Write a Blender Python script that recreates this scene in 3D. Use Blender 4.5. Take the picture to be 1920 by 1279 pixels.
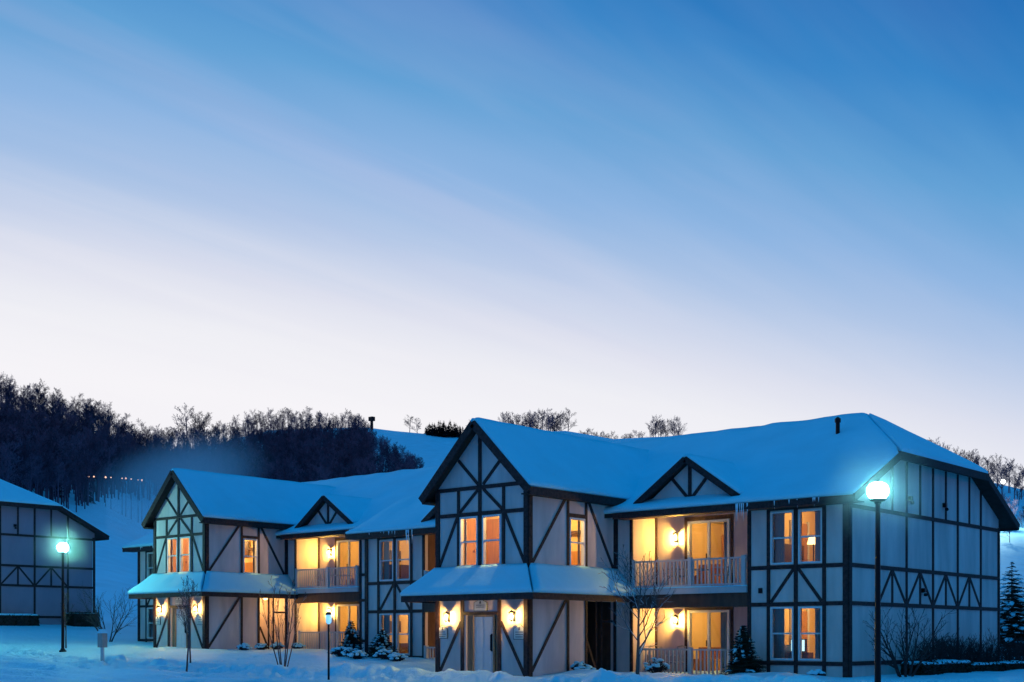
import bpy, bmesh, math, random
import numpy as np
from mathutils import Vector, Matrix, noise as mnoise

for _o in list(bpy.data.objects): bpy.data.objects.remove(_o)
SC = bpy.context.scene
COL = SC.collection
R = math.radians

# ------------------------------------------------------------------ camera
YAW = R(41.122); FPX = 2374.8; HOR = 1193.3
CAM = Vector((27.313, -34.303, 0.779))
cd = bpy.data.cameras.new('camera'); cam = bpy.data.objects.new('camera', cd); COL.objects.link(cam)
cam.location = CAM; cam.rotation_euler = (R(90), 0, YAW)
cd.sensor_width = 36; cd.lens = FPX / 1920 * 36; cd.shift_y = (HOR - 639.5) / 1920
cd.clip_start = .1; cd.clip_end = 6000
SC.camera = cam

# ------------------------------------------------------------------ view and render
SC.view_settings.view_transform = 'Standard'; SC.view_settings.look = 'None'
SC.view_settings.exposure = 0; SC.view_settings.gamma = 1
SC.view_settings.use_curve_mapping = False
SC.render.engine = 'CYCLES'
SC.cycles.use_denoising = True
try: SC.cycles.denoiser = 'OPENIMAGEDENOISE'
except Exception: pass
SC.cycles.max_bounces = 6; SC.cycles.diffuse_bounces = 3; SC.cycles.glossy_bounces = 3
SC.cycles.transparent_max_bounces = 24; SC.cycles.volume_bounces = 1
SC.cycles.sample_clamp_indirect = 4
SC.cycles.use_light_tree = True
SC.cycles.caustics_reflective = False; SC.cycles.caustics_refractive = False
SC.cycles.volume_step_rate = 4

def lin(c):
    return tuple((x / 255 / 12.92 if x / 255 <= .04045 else ((x / 255 + .055) / 1.055) ** 2.4) for x in c)

# ------------------------------------------------------------------ dusk sky
W = bpy.data.worlds.new('World'); SC.world = W; W.use_nodes = True
nt = W.node_tree; N = nt.nodes; Lk = nt.links
for n in list(N): N.remove(n)
def nd(t, **k):
    n = N.new(t)
    for a, b in k.items(): setattr(n, a, b)
    return n
def vm(op, a, b=None):
    n = nd('ShaderNodeVectorMath', operation=op)
    for i, s in enumerate((a, b)):
        if s is None: continue
        if isinstance(s, tuple): n.inputs[i].default_value = s
        else: Lk.new(s, n.inputs[i])
    return n
def mm(op, a, b=None, c=None, clamp=False):
    n = nd('ShaderNodeMath', operation=op); n.use_clamp = clamp
    for i, s in enumerate((a, b, c)):
        if s is None: continue
        if isinstance(s, (int, float)): n.inputs[i].default_value = s
        else: Lk.new(s, n.inputs[i])
    return n.outputs[0]
tc = nd('ShaderNodeTexCoord')
nrm = vm('NORMALIZE', tc.outputs['Generated']).outputs[0]
sep = nd('ShaderNodeSeparateXYZ'); Lk.new(nrm, sep.inputs[0])
zz = mm('MAXIMUM', sep.outputs[2], 0.0)
dotg = vm('DOT_PRODUCT', nrm, (-.914, .407, 0)).outputs['Value']      # the after-glow lies beyond the hill on the left
az = mm('MULTIPLY', mm('SUBTRACT', 1.0, dotg), .45)
t = mm('ADD', zz, az)
# thin cirrus streaks on a high flat layer
zc = mm('ADD', zz, .06)
px_ = mm('DIVIDE', sep.outputs[0], zc); py_ = mm('DIVIDE', sep.outputs[1], zc)
cmb = nd('ShaderNodeCombineXYZ'); Lk.new(mm('MULTIPLY', px_, 3.4), cmb.inputs[0]); Lk.new(mm('MULTIPLY', py_, .42), cmb.inputs[1])
nz = nd('ShaderNodeTexNoise'); nz.inputs['Scale'].default_value = 1.7; nz.inputs['Detail'].default_value = 4; nz.inputs['Roughness'].default_value = .48; nz.inputs['Distortion'].default_value = .6
Lk.new(cmb.outputs[0], nz.inputs['Vector'])
streak = mm('MULTIPLY', mm('SUBTRACT', nz.outputs['Fac'], .5), .048)
fade = mm('MULTIPLY', mm('SUBTRACT', zz, .14, clamp=True), 5.0, clamp=True)
t = mm('SUBTRACT', t, mm('MULTIPLY', streak, fade))
rp = nd('ShaderNodeValToRGB'); Lk.new(mm('MULTIPLY', t, .8), rp.inputs[0])
stops = [(0, (241, 238, 244)), (.20, (246, 244, 248)), (.25, (239, 239, 245)), (.29, (222, 225, 239)), (.35, (178, 199, 231)), (.40, (142, 181, 226)), (.46, (98, 161, 214)), (.53, (58, 134, 200)), (.60, (30, 110, 183)), (.72, (4, 120, 191)), (1.2, (0, 124, 194))]
el = rp.color_ramp.elements
while len(el) < len(stops): el.new(.5)
for e_, (p_, c_) in zip(el, stops): e_.position = p_ * .8; e_.color = lin(c_) + (1,)
# faint rosy wisps in the cirrus
wc = nd('ShaderNodeCombineXYZ'); Lk.new(mm('MULTIPLY', px_, 3.3), wc.inputs[0]); Lk.new(mm('MULTIPLY', py_, .40), wc.inputs[1]); wc.inputs[2].default_value = 3.7
wn = nd('ShaderNodeTexNoise'); wn.inputs['Scale'].default_value = 1.3; wn.inputs['Detail'].default_value = 4; wn.inputs['Roughness'].default_value = .48; wn.inputs['Distortion'].default_value = .5; Lk.new(wc.outputs[0], wn.inputs['Vector'])
wf = mm('MULTIPLY', mm('MULTIPLY', mm('SUBTRACT', wn.outputs['Fac'], .47, clamp=True), 3.0, clamp=True), fade)
wg = nd('ShaderNodeMapRange', interpolation_type='SMOOTHSTEP'); wg.inputs['From Min'].default_value = .52; wg.inputs['From Max'].default_value = .88; Lk.new(dotg, wg.inputs[0])
wmx = nd('ShaderNodeMixRGB'); Lk.new(mm('MULTIPLY', mm('MULTIPLY', wf, .20), wg.outputs[0]), wmx.inputs[0]); Lk.new(rp.outputs[0], wmx.inputs[1]); wmx.inputs[2].default_value = lin((214, 206, 232)) + (1,)
# mauve twilight band low in the sky opposite the after-glow
b1 = nd('ShaderNodeMapRange', interpolation_type='SMOOTHSTEP'); b1.inputs['From Min'].default_value = .24; b1.inputs['From Max'].default_value = .02; Lk.new(sep.outputs[2], b1.inputs[0])
b2 = nd('ShaderNodeMapRange', interpolation_type='SMOOTHSTEP'); b2.inputs['From Min'].default_value = .55; b2.inputs['From Max'].default_value = 1.3; Lk.new(mm('SUBTRACT', 1.0, dotg), b2.inputs[0])
mxb = nd('ShaderNodeMixRGB'); Lk.new(mm('MULTIPLY', b1.outputs[0], b2.outputs[0]), mxb.inputs[0]); Lk.new(wmx.outputs[0], mxb.inputs[1]); mxb.inputs[2].default_value = lin((160, 134, 182)) + (1,)
bg = nd('ShaderNodeBackground'); Lk.new(mxb.outputs[0], bg.inputs[0]); bg.inputs[1].default_value = 1.0
wo = nd('ShaderNodeOutputWorld'); Lk.new(bg.outputs[0], wo.inputs[0])

# ================================================================== materials
MAT = {}
def mat(name, base, rough=.8, metal=0., noise=None, bump=None, emit=None, spec=.3):
    m = bpy.data.materials.new(name); m.use_nodes = True; T = m.node_tree; b = T.nodes['Principled BSDF']
    b.inputs['Base Color'].default_value = tuple(base) + (1,); b.inputs['Roughness'].default_value = rough; b.inputs['Metallic'].default_value = metal
    b.inputs['Specular IOR Level'].default_value = spec
    if noise or bump:
        c = T.nodes.new('ShaderNodeTexCoord')
    if noise:
        sc_, amt, stretch = noise
        mp = T.nodes.new('ShaderNodeMapping'); mp.inputs['Scale'].default_value = stretch; T.links.new(c.outputs['Object'], mp.inputs[0])
        n_ = T.nodes.new('ShaderNodeTexNoise'); n_.inputs['Scale'].default_value = sc_; n_.inputs['Detail'].default_value = 6; n_.inputs['Roughness'].default_value = .6
        T.links.new(mp.outputs[0], n_.inputs['Vector'])
        r_ = T.nodes.new('ShaderNodeValToRGB'); r_.color_ramp.elements[0].position = .3; r_.color_ramp.elements[1].position = .7
        r_.color_ramp.elements[0].color = tuple(x * (1 - amt) for x in base) + (1,); r_.color_ramp.elements[1].color = tuple(min(1, x * (1 + amt * .6)) for x in base) + (1,)
        T.links.new(n_.outputs['Fac'], r_.inputs[0]); T.links.new(r_.outputs[0], b.inputs['Base Color'])
    if bump:
        sc_, st, dist = bump
        n2 = T.nodes.new('ShaderNodeTexNoise'); n2.inputs['Scale'].default_value = sc_; n2.inputs['Detail'].default_value = 5; n2.inputs['Roughness'].default_value = .6
        T.links.new(c.outputs['Object'], n2.inputs['Vector'])
        bp = T.nodes.new('ShaderNodeBump'); bp.inputs['Strength'].default_value = st; bp.inputs['Distance'].default_value = dist
        T.links.new(n2.outputs['Fac'], bp.inputs['Height']); T.links.new(bp.outputs[0], b.inputs['Normal'])
    if emit:
        b.inputs['Emission Color'].default_value = tuple(emit[0]) + (1,); b.inputs['Emission Strength'].default_value = emit[1]
    MAT[name] = m
    return m
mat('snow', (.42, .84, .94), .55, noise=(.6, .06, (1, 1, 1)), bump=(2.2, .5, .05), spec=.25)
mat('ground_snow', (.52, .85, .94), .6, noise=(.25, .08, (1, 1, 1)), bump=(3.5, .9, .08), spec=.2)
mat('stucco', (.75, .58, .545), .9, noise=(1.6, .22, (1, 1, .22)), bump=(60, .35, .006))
mat('stucco_shaded', (.40, .27, .33), .9, noise=(1.3, .10, (1, 1, .35)), bump=(60, .35, .006))  # stucco darkened in its colour to stand in for shade on the far lodge
mat('timber', (.055, .026, .026), .7, noise=(11, .7, (1, 1, 1)), bump=(40, .3, .006))
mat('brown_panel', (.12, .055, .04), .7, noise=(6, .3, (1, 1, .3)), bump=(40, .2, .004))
mat('deck', (.05, .03, .025), .8, noise=(5, .4, (1, 1, 1)))
mat('white_trim', (.72, .72, .74), .45, noise=(4, .05, (1, 1, 1)))
mat('rail_paint', (.54, .52, .53), .5, noise=(4, .08, (1, 1, 1)))
mat('door_paint', (.62, .63, .66), .4, noise=(5, .06, (1, 1, 1)))
mat('jamb_wood', (.30, .20, .13), .6, noise=(8, .3, (1, 1, .2)))
mat('black_metal', (.012, .012, .014), .35, metal=.6, noise=(20, .2, (1, 1, 1)))
mat('room_wall', (.80, .56, .26), .9, noise=(1.2, .1, (1, 1, 1)))
mat('room_floor', (.20, .09, .04), .8, noise=(6, .3, (1, 1, 1)))
mat('room_ceiling', (.8, .72, .55), .9, noise=(3, .04, (1, 1, 1)))
mat('curtain', (.50, .44, .40), .9, noise=(5, .12, (6, 6, .2)))
mat('warm_wood', (.48, .22, .07), .5, noise=(4, .25, (4, 4, .4)))
mat('dark_wood', (.07, .025, .015), .5, noise=(5, .3, (3, 3, .4)))
mat('red_fabric', (.28, .04, .03), .9, noise=(20, .2, (1, 1, 1)))
mat('sign_face', (.70, .68, .62), .5, noise=(8, .06, (1, 1, 1)))
mat('sign_ink', (.10, .09, .09), .6, noise=(20, .1, (1, 1, 1)))
mat('ice', (.75, .85, .95), .12, noise=(6, .05, (1, 1, 1)), spec=.6)
mat('bark', (.085, .07, .065), .9, noise=(12, .35, (1, 1, .3)), bump=(30, .4, .01))
mat('far_bark', (.034, .028, .034), .95)
mat('needles', (.018, .032, .02), .85, noise=(7, .45, (1, 1, 1)))
mat('far_needles', (.02, .02, .028), .9, noise=(.5, .4, (1, 1, 1)))
mat('dry_stem', (.06, .04, .04), .95, noise=(8, .4, (1, 1, 1)))
mat('dry_leaf', (.16, .05, .03), .9, noise=(9, .4, (1, 1, 1)))
mat('furniture', (.42, .36, .32), .5, noise=(6, .15, (1, 1, 1)))
mat('bulb', (1, .8, .5), .5, noise=(3, .02, (1, 1, 1)), emit=((1, .62, .13), 2500))
mat('lamp_shade', (.9, .75, .45), .8, noise=(5, .05, (1, 1, 1)), emit=((1, .62, .22), 4.0))
mat('amber_bulb', (1, .8, .5), .5, noise=(3, .02, (1, 1, 1)), emit=((1, .64, .17), 1500))
mat('teal_lens', (.9, 1, 1), .4, noise=(3, .02, (1, 1, 1)), emit=((.32, 1.0, .84), 310))
mat('dim_teal_lens', (.9, 1, 1), .4, noise=(3, .02, (1, 1, 1)), emit=((.30, 1.0, .92), 75))
mat('path_lens', (.7, .9, 1), .3, noise=(3, .02, (1, 1, 1)), emit=((.25, .65, 1.0), .9))
mat('far_bulb', (1, .8, .6), .5, noise=(3, .02, (1, 1, 1)), emit=((1, .52, .28), 1.7))
mat('far_white', (1, 1, 1), .5, noise=(3, .02, (1, 1, 1)), emit=((.85, .98, 1.0), 12))
mat('screen', (.1, .1, .1), .3, noise=(3, .02, (1, 1, 1)), emit=((.55, .9, .95), 1.5))
mat('post_white', (.5, .58, .6), .5, noise=(6, .15, (1, 1, 1)))

def snow_dusted(name, base, amount):
    """bark or foliage with settled snow on whatever faces up"""
    m = bpy.data.materials.new(name); m.use_nodes = True; T = m.node_tree; b = T.nodes['Principled BSDF']
    b.inputs['Roughness'].default_value = .8; b.inputs['Specular IOR Level'].default_value = .2
    g = T.nodes.new('ShaderNodeNewGeometry'); s = T.nodes.new('ShaderNodeSeparateXYZ'); T.links.new(g.outputs['Normal'], s.inputs[0])
    c = T.nodes.new('ShaderNodeTexCoord'); n = T.nodes.new('ShaderNodeTexNoise'); n.inputs['Scale'].default_value = 5; n.inputs['Detail'].default_value = 4
    T.links.new(c.outputs['Object'], n.inputs['Vector'])
    a = T.nodes.new('ShaderNodeMath'); a.operation = 'ADD'; T.links.new(s.outputs[2], a.inputs[0]); T.links.new(n.outputs['Fac'], a.inputs[1])
    r = T.nodes.new('ShaderNodeValToRGB'); r.color_ramp.elements[0].position = .0; T.links.new(a.outputs[0], r.inputs[0])
    mp = T.nodes.new('ShaderNodeMapRange'); mp.inputs['From Min'].default_value = 1.5 - amount; mp.inputs['From Max'].default_value = 1.65 - amount
    T.links.new(a.outputs[0], mp.inputs[0])
    mx = T.nodes.new('ShaderNodeMixRGB'); mx.inputs[1].default_value = tuple(base) + (1,); mx.inputs[2].default_value = (.7, .8, .9, 1)
    T.links.new(mp.outputs[0], mx.inputs[0]); T.links.new(mx.outputs[0], b.inputs['Base Color'])
    MAT[name] = m
def far_bark():
    m = MAT['far_bark']; T = m.node_tree; b = T.nodes['Principled BSDF']
    oi = T.nodes.new('ShaderNodeObjectInfo'); rr = T.nodes.new('ShaderNodeValToRGB'); T.links.new(oi.outputs['Random'], rr.inputs[0])
    rr.color_ramp.elements[0].color = (.04, .02, .04, 1); rr.color_ramp.elements[1].color = (.22, .12, .17, 1); T.links.new(rr.outputs[0], b.inputs['Base Color'])
far_bark()
snow_dusted('snowy_bark', (.10, .085, .085), .62)
snow_dusted('snowy_needles', (.016, .028, .02), .45)

def glass_mat(name, tint, fac):
    m = bpy.data.materials.new(name); m.use_nodes = True; T = m.node_tree
    for n in list(T.nodes): T.nodes.remove(n)
    o = T.nodes.new('ShaderNodeOutputMaterial'); mx = T.nodes.new('ShaderNodeMixShader')
    tr = T.nodes.new('ShaderNodeBsdfTransparent'); tr.inputs[0].default_value = tint
    gl = T.nodes.new('ShaderNodeBsdfGlossy'); gl.inputs['Roughness'].default_value = .02
    fr = T.nodes.new('ShaderNodeFresnel'); fr.inputs[0].default_value = fac
    T.links.new(fr.outputs[0], mx.inputs[0]); T.links.new(tr.outputs[0], mx.inputs[1]); T.links.new(gl.outputs[0], mx.inputs[2]); T.links.new(mx.outputs[0], o.inputs[0])
    MAT[name] = m
glass_mat('glass', (.93, .95, .95, 1), 1.75)
glass_mat('lamp_glass', (.97, .95, .9, 1), 1.3)

# ================================================================== mesh helpers
class MB:
    def __init__(s): s.v = []; s.f = []
    def add(s, vs, fs):
        o = len(s.v); s.v += [tuple(p) for p in vs]; s.f += [tuple(i + o for i in f) for f in fs]; return s
    def hexa(s, c):      # 8 corners: 0-3 bottom loop, 4-7 top loop
        return s.add(c, [(0, 3, 2, 1), (4, 5, 6, 7), (0, 1, 5, 4), (1, 2, 6, 5), (2, 3, 7, 6), (3, 0, 4, 7)])
    def box(s, x0, x1, y0, y1, z0, z1):
        return s.hexa([(x0, y0, z0), (x1, y0, z0), (x1, y1, z0), (x0, y1, z0), (x0, y0, z1), (x1, y0, z1), (x1, y1, z1), (x0, y1, z1)])
    def beam(s, p, q, nrm, w, d, back=.012):
        p, q, n = Vector(p), Vector(q), Vector(nrm).normalized(); e = (q - p).normalized(); sd = n.cross(e).normalized() * (w / 2)
        a, b = -n * back, n * d
        return s.hexa([p - sd + a, p + sd + a, q + sd + a, q - sd + a, p - sd + b, p + sd + b, q + sd + b, q - sd + b])
    def tube(s, pts, rad, k=6, cap=True):
        pts = [Vector(p) for p in pts]; rings = []; up = Vector((.31, .17, .93))
        for i, p in enumerate(pts):
            d = (pts[min(i + 1, len(pts) - 1)] - pts[max(i - 1, 0)])
            d = d.normalized() if d.length > 1e-9 else Vector((0, 0, 1))
            a = d.cross(up);
            if a.length < .05: a = d.cross(Vector((1, 0, 0)))
            a.normalize(); b = d.cross(a)
            r = rad[i] if isinstance(rad, (list, tuple)) else rad
            rings.append([p + (a * math.cos(6.28318 * j / k) + b * math.sin(6.28318 * j / k)) * r for j in range(k)])
        vs = [x for rg in rings for x in rg]; fs = []
        for i in range(len(rings) - 1):
            for j in range(k):
                fs.append((i * k + j, i * k + (j + 1) % k, (i + 1) * k + (j + 1) % k, (i + 1) * k + j))
        if cap: fs.append(tuple(range(k - 1, -1, -1))); fs.append(tuple((len(rings) - 1) * k + j for j in range(k)))
        return s.add(vs, fs)
    def lathe(s, prof, k=16, c=(0, 0, 0)):
        vs = []; fs = []
        for r, z in prof:
            for j in range(k): vs.append((c[0] + r * math.cos(6.28318 * j / k), c[1] + r * math.sin(6.28318 * j / k), c[2] + z))
        for i in range(len(prof) - 1):
            for j in range(k): fs.append((i * k + j, i * k + (j + 1) % k, (i + 1) * k + (j + 1) % k, (i + 1) * k + j))
        fs.append(tuple(range(k - 1, -1, -1))); fs.append(tuple((len(prof) - 1) * k + j for j in range(k)))
        return s.add(vs, fs)
    def prism(s, poly, ext):
        n = len(poly); e = Vector(ext); a = [Vector(p) for p in poly]
        return s.add(a + [p + e for p in a], [tuple(range(n - 1, -1, -1)), tuple(range(n, 2 * n))] + [(i, (i + 1) % n, (i + 1) % n + n, i + n) for i in range(n)])
    def mesh(s, name, smooth=False, fix=True):
        me = bpy.data.meshes.new(name); me.from_pydata(s.v, [], s.f)
        if fix:
            bm = bmesh.new(); bm.from_mesh(me); bmesh.ops.recalc_face_normals(bm, faces=bm.faces); bm.to_mesh(me); bm.free()
        if smooth: me.polygons.foreach_set('use_smooth', [True] * len(me.polygons))
        me.update(); return me
    def build(s, name, m, parent=None, smooth=False, fix=True):
        return link(name, s.mesh(name, smooth, fix), m, parent)
def link(name, me, m=None, parent=None, loc=None, rot=None, scale=None):
    o = bpy.data.objects.new(name, me); COL.objects.link(o)
    if m is not None and not me.materials: me.materials.append(MAT[m] if isinstance(m, str) else m)
    if parent is not None: o.parent = parent
    if loc is not None: o.location = loc
    if rot is not None: o.rotation_euler = rot
    if scale is not None: o.scale = scale if isinstance(scale, (tuple, list)) else (scale,) * 3
    return o
def tag(o, label=None, cat=None, group=None, kind=None):
    if label: o['label'] = label
    if cat: o['category'] = cat
    if group: o['group'] = group
    if kind: o['kind'] = kind
    return o
def thing(name, loc, label, cat, group=None, rz=0):
    o = bpy.data.objects.new(name, None); COL.objects.link(o); o.location = loc; o.rotation_euler = (0, 0, rz)
    o.empty_display_size = .2
    return tag(o, label, cat, group)
def light(name, loc, power, color, radius, parent=None):
    l = bpy.data.lights.new(name, 'POINT'); l.energy = power; l.color = color; l.shadow_soft_size = radius
    o = bpy.data.objects.new(name, l); COL.objects.link(o); o.location = loc
    if parent is not None: o.parent = parent
    return o

_ON = 'first second third fourth fifth sixth seventh eighth ninth tenth eleventh twelfth thirteenth fourteenth fifteenth sixteenth seventeenth eighteenth nineteenth'.split()
def nth(i):
    """0 -> leftmost, 1 -> second, ..."""
    if i < 19: return _ON[i]
    t, o = divmod(i + 1, 10)
    return {2: 'twentieth', 3: 'thirtieth', 4: 'fortieth'}[t] if o == 0 else {2: 'twenty-', 3: 'thirty-', 4: 'forty-'}[t] + _ON[o - 1]

# ------------------------------------------------------------------ numpy value noise
_rs = np.random.RandomState(7); _P = _rs.rand(256, 256)
def vn(x, y):
    x = np.asarray(x, float); y = np.asarray(y, float)
    xi = np.floor(x).astype(int); yi = np.floor(y).astype(int); fx = x - xi; fy = y - yi
    fx = fx * fx * (3 - 2 * fx); fy = fy * fy * (3 - 2 * fy)
    g = lambda a, b: _P[a & 255, b & 255]
    return (g(xi, yi) * (1 - fx) * (1 - fy) + g(xi + 1, yi) * fx * (1 - fy) + g(xi, yi + 1) * (1 - fx) * fy + g(xi + 1, yi + 1) * fx * fy) - .5
def fbm(x, y, o=4):
    s = 0; a = 1
    for i in range(o): s = s + a * vn(x * 2 ** i + 17.3 * i, y * 2 ** i + 9.1 * i); a *= .5
    return s
def sst(a, b, x):
    q = np.clip((np.asarray(x, float) - a) / (b - a), 0, 1); return q * q * (3 - 2 * q)

# ================================================================== terrain
LAWN = ([-90, -70, -51, -41, -36, -32, -28, -25, -23, -19, -15, -10, -7, -4.5, -2.5, 0, 5, 10, 20, 60], [2.6, 2.2, 1.6, 1.5, .95, .5, .36, .36, .24, .17, .12, .02, -.05, -.25, -.44, -.45, -.41, -.38, -.38, -.3])
ROAD = ([-90, -60, -41, -30, -25, -19, -12, -8, 0, 10, 30, 80], [2.4, 1.5, .80, .27, .0, -.28, -.50, -.58, -.64, -.64, -.72, -.7])
US = [-1400, -300, 0, 100, 200, 290, 350, 420, 500, 600, 690, 740, 850, 960, 1060, 1150, 1250, 1400, 1600, 1750, 1850, 1920, 2300, 3400]
VS = [704, 734, 768, 792, 822, 856, 840, 829, 808, 804, 802, 809, 819, 812, 808, 824, 820, 832, 856, 880, 902, 918, 950, 980]
RS = [420, 400, 395, 400, 410, 470, 560, 600, 620, 620, 620, 620, 620, 620, 620, 620, 620, 600, 540, 500, 480, 480, 480, 500]
_fr = random.Random(77); FEET = []
for (x0, y0), (x1, y1) in (((-14, -11.5), (-20.8, -3.0)), ((-15.2, -11), (-21.6, -3.2)), ((-3.6, -13), (-.6, -6.6)), ((-10, -9.5), (-2, -7.0)), ((-18, -8.6), (-8, -8.2)), ((-24.5, -8.6), (-17, -8.0)), ((3.5, -9.5), (5.2, -1.2)), ((-12.5, -8.4), (-13.8, -1.0))):
    n_ = int(math.hypot(x1 - x0, y1 - y0) / .62); a_ = math.atan2(y1 - y0, x1 - x0)
    for k_ in range(n_):
        o_ = .13 * (1 if k_ % 2 else -1) + _fr.uniform(-.06, .06); f_ = (k_ + _fr.uniform(-.2, .2)) / n_
        FEET.append((x0 + (x1 - x0) * f_ - math.sin(a_) * o_, y0 + (y1 - y0) * f_ + math.cos(a_) * o_, a_ + _fr.uniform(-.2, .2)))
def cam_polar(x, y):
    dx = x - CAM.x; dy = y - CAM.y
    D = -math.sin(YAW) * dx + math.cos(YAW) * dy; Rr = math.cos(YAW) * dx + math.sin(YAW) * dy
    return np.hypot(D, Rr), np.arctan2(Rr, D)
def height(x, y):
    x = np.asarray(x, float); y = np.asarray(y, float)
    r, ph = cam_polar(x, y)
    lawn = np.interp(x, *LAWN) + .035 * np.clip(y - 14, 0, 200) * .6
    lawn = lawn - .36 * sst(-1.0, -6.4, y) * sst(-3.5, -7, x) * sst(-31, -24, x)
    road = np.interp(x, *ROAD)
    edge = -6.55 + .5 * fbm(x * .25, 3.3 + 0 * x, 3)
    s = sst(edge - .75, edge + .45, y)
    z = road * (1 - s) + lawn * s
    # ploughed bank along the verge, lumps and footprints
    bank = np.exp(-((y - edge - .25) / .55) ** 2)
    near = sst(95, 60, r)
    z = z + near * bank * (.06 + .30 * fbm(x * 1.3, y * 1.3, 5))
    rough = np.exp(-((y - edge + .4) / 1.1) ** 2)
    z = z + near * rough * .24 * fbm(x * 3.3, y * 3.3, 4)
    z = z + near * (.09 * fbm(x * .35, y * .35, 3) + .03 * fbm(x * 2.0, y * 2.0, 3)) * np.where(y > edge, 1, .8)
    # wheel ruts along the ploughed lane
    lane = sst(edge - 1.4, edge - 2.4, y) * near
    z = z + lane * (.095 * np.sin((y + .25 * fbm(x * .1, y * .1, 2) * 6) * 3.4) * (.4 + fbm(x * .4, y * 1.2, 2) + .3) + .03 * fbm(x * 1.1, y * 3.0, 3))
    for bx, by, br, bh in ((.2, -5.6, .9, .17), (-1.3, -5.9, .8, .10), (1.3, -5.8, .7, .10), (4.0, -3.6, 1.1, .16), (2.9, -3.0, .8, .16), (5.6, -2.2, .9, .10), (8.6, -1.1, .8, .12), (7.4, -1.0, .6, .08), (9.8, -.9, .5, .05), (-17.6, -7.2, .8, .10), (-19, -2.6, .9, .12), (-21.2, -2.2, .8, .14), (-23.5, -2.6, .9, .10), (-4.0, -3.2, 1.2, .10)):
        z = z + bh * np.exp(-((x - bx) ** 2 + (y - by) ** 2) / br ** 2)
    # footprints trodden across the verge towards the doors
    if np.any((r < 62) & (y < 0)):
        z = np.array(z, float)
        for fx, fy, a in FEET:
            m_ = np.nonzero((np.abs(x - fx) < .6) & (np.abs(y - fy) < .6))
            if not len(m_[0]): continue
            cx_, sx_ = math.cos(a), math.sin(a); xx, yy = x[m_], y[m_]; ux = (xx - fx) * cx_ + (yy - fy) * sx_; uy = -(xx - fx) * sx_ + (yy - fy) * cx_
            q_ = (ux / .20) ** 2 + (uy / .10) ** 2
            z[m_] += .035 * np.exp(-(np.sqrt(q_) - 1.5) ** 2 * 4) - .15 * np.exp(-q_ * q_)
    # hills
    u = 960 + FPX * np.tan(np.clip(ph, -R(62), R(62)))
    back = sst(R(62), R(100), np.abs(ph))
    sr = (HOR - np.interp(u, US, VS)) / FPX * np.cos(np.clip(ph, -R(62), R(62)))
    sr = sr * (1 - back) + .05 * back
    Rr = np.interp(u, US, RS)
    q = np.clip((r - 85) / (Rr - 85), 0, 1)
    sl = sr * q ** .62
    hz = CAM.z + sl * np.minimum(r, Rr) - np.clip(r - Rr, 0, 900) * .12
    hz = hz + sst(150, 260, r) * (2.2 * fbm(x * .018, y * .018, 4)) * (1 - .75 * sst(.86, 1.0, (r - 85) / (Rr - 85)))
    k = sst(70, 115, r)
    return z * (1 - k) + (hz + .4) * k
def hgt(x, y): return float(height(np.array([x]), np.array([y]))[0])

def sheet(name, r_list, m):
    ph = np.concatenate([np.arange(-180, -28, 3.0), np.arange(-28, 28, .1), np.arange(28, 180.01, 3.0)])
    ph[-1] = 180.0
    P, Q = np.meshgrid(np.radians(ph), np.array(r_list), indexing='xy')
    D = Q * np.cos(P); S = Q * np.sin(P)
    X = CAM.x - math.sin(YAW) * D + math.cos(YAW) * S; Y = CAM.y + math.cos(YAW) * D + math.sin(YAW) * S
    Z = height(X.ravel(), Y.ravel()).reshape(X.shape)
    nr, nc = X.shape; V = np.stack([X, Y, Z], -1).reshape(-1, 3)
    i = np.arange(nr - 1)[:, None] * nc + np.arange(nc - 1)[None]
    F = np.stack([i, i + 1, i + nc + 1, i + nc], -1).reshape(-1, 4)
    me = bpy.data.meshes.new(name)
    me.vertices.add(len(V)); me.vertices.foreach_set('co', V.ravel())
    me.loops.add(F.size); me.loops.foreach_set('vertex_index', F.ravel())
    me.polygons.add(len(F)); me.polygons.foreach_set('loop_start', np.arange(len(F)) * 4); me.polygons.foreach_set('loop_total', np.full(len(F), 4))
    me.polygons.foreach_set('use_smooth', np.ones(len(F), bool)); me.update(); me.validate()
    o = link(name, me, m); return tag(o, kind='structure')
rl = list(np.arange(1, 26, 1.0)) + list(np.arange(26, 60, .16)) + list(np.arange(60, 140, .8))
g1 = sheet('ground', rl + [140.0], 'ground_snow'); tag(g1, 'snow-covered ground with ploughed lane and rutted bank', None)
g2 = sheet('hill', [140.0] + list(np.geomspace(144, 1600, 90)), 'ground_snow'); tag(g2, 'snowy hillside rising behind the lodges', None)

# ================================================================== lodge buildings
L_, XB, W_, D_, B_ = 10.396, 7.06, 1.98, 4.52, 11.92     # half length, bay edge, wing half width, wing depth, building depth
XR, YR = 2.70, 1.36                                      # balcony recess left edge and depth
ZB = -.75                                                # foot of the walls, under the snow
RIDGE, PITCH, YM = 8.22, .53, 5.96
def zmain(y): return RIDGE - PITCH * abs(YM - y) + (.10 * max(0, (.5 - y) / 1.1) ** 2)
def ymain(z): return YM - (RIDGE - z) / PITCH
FR = (0, -1, 0)

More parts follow.
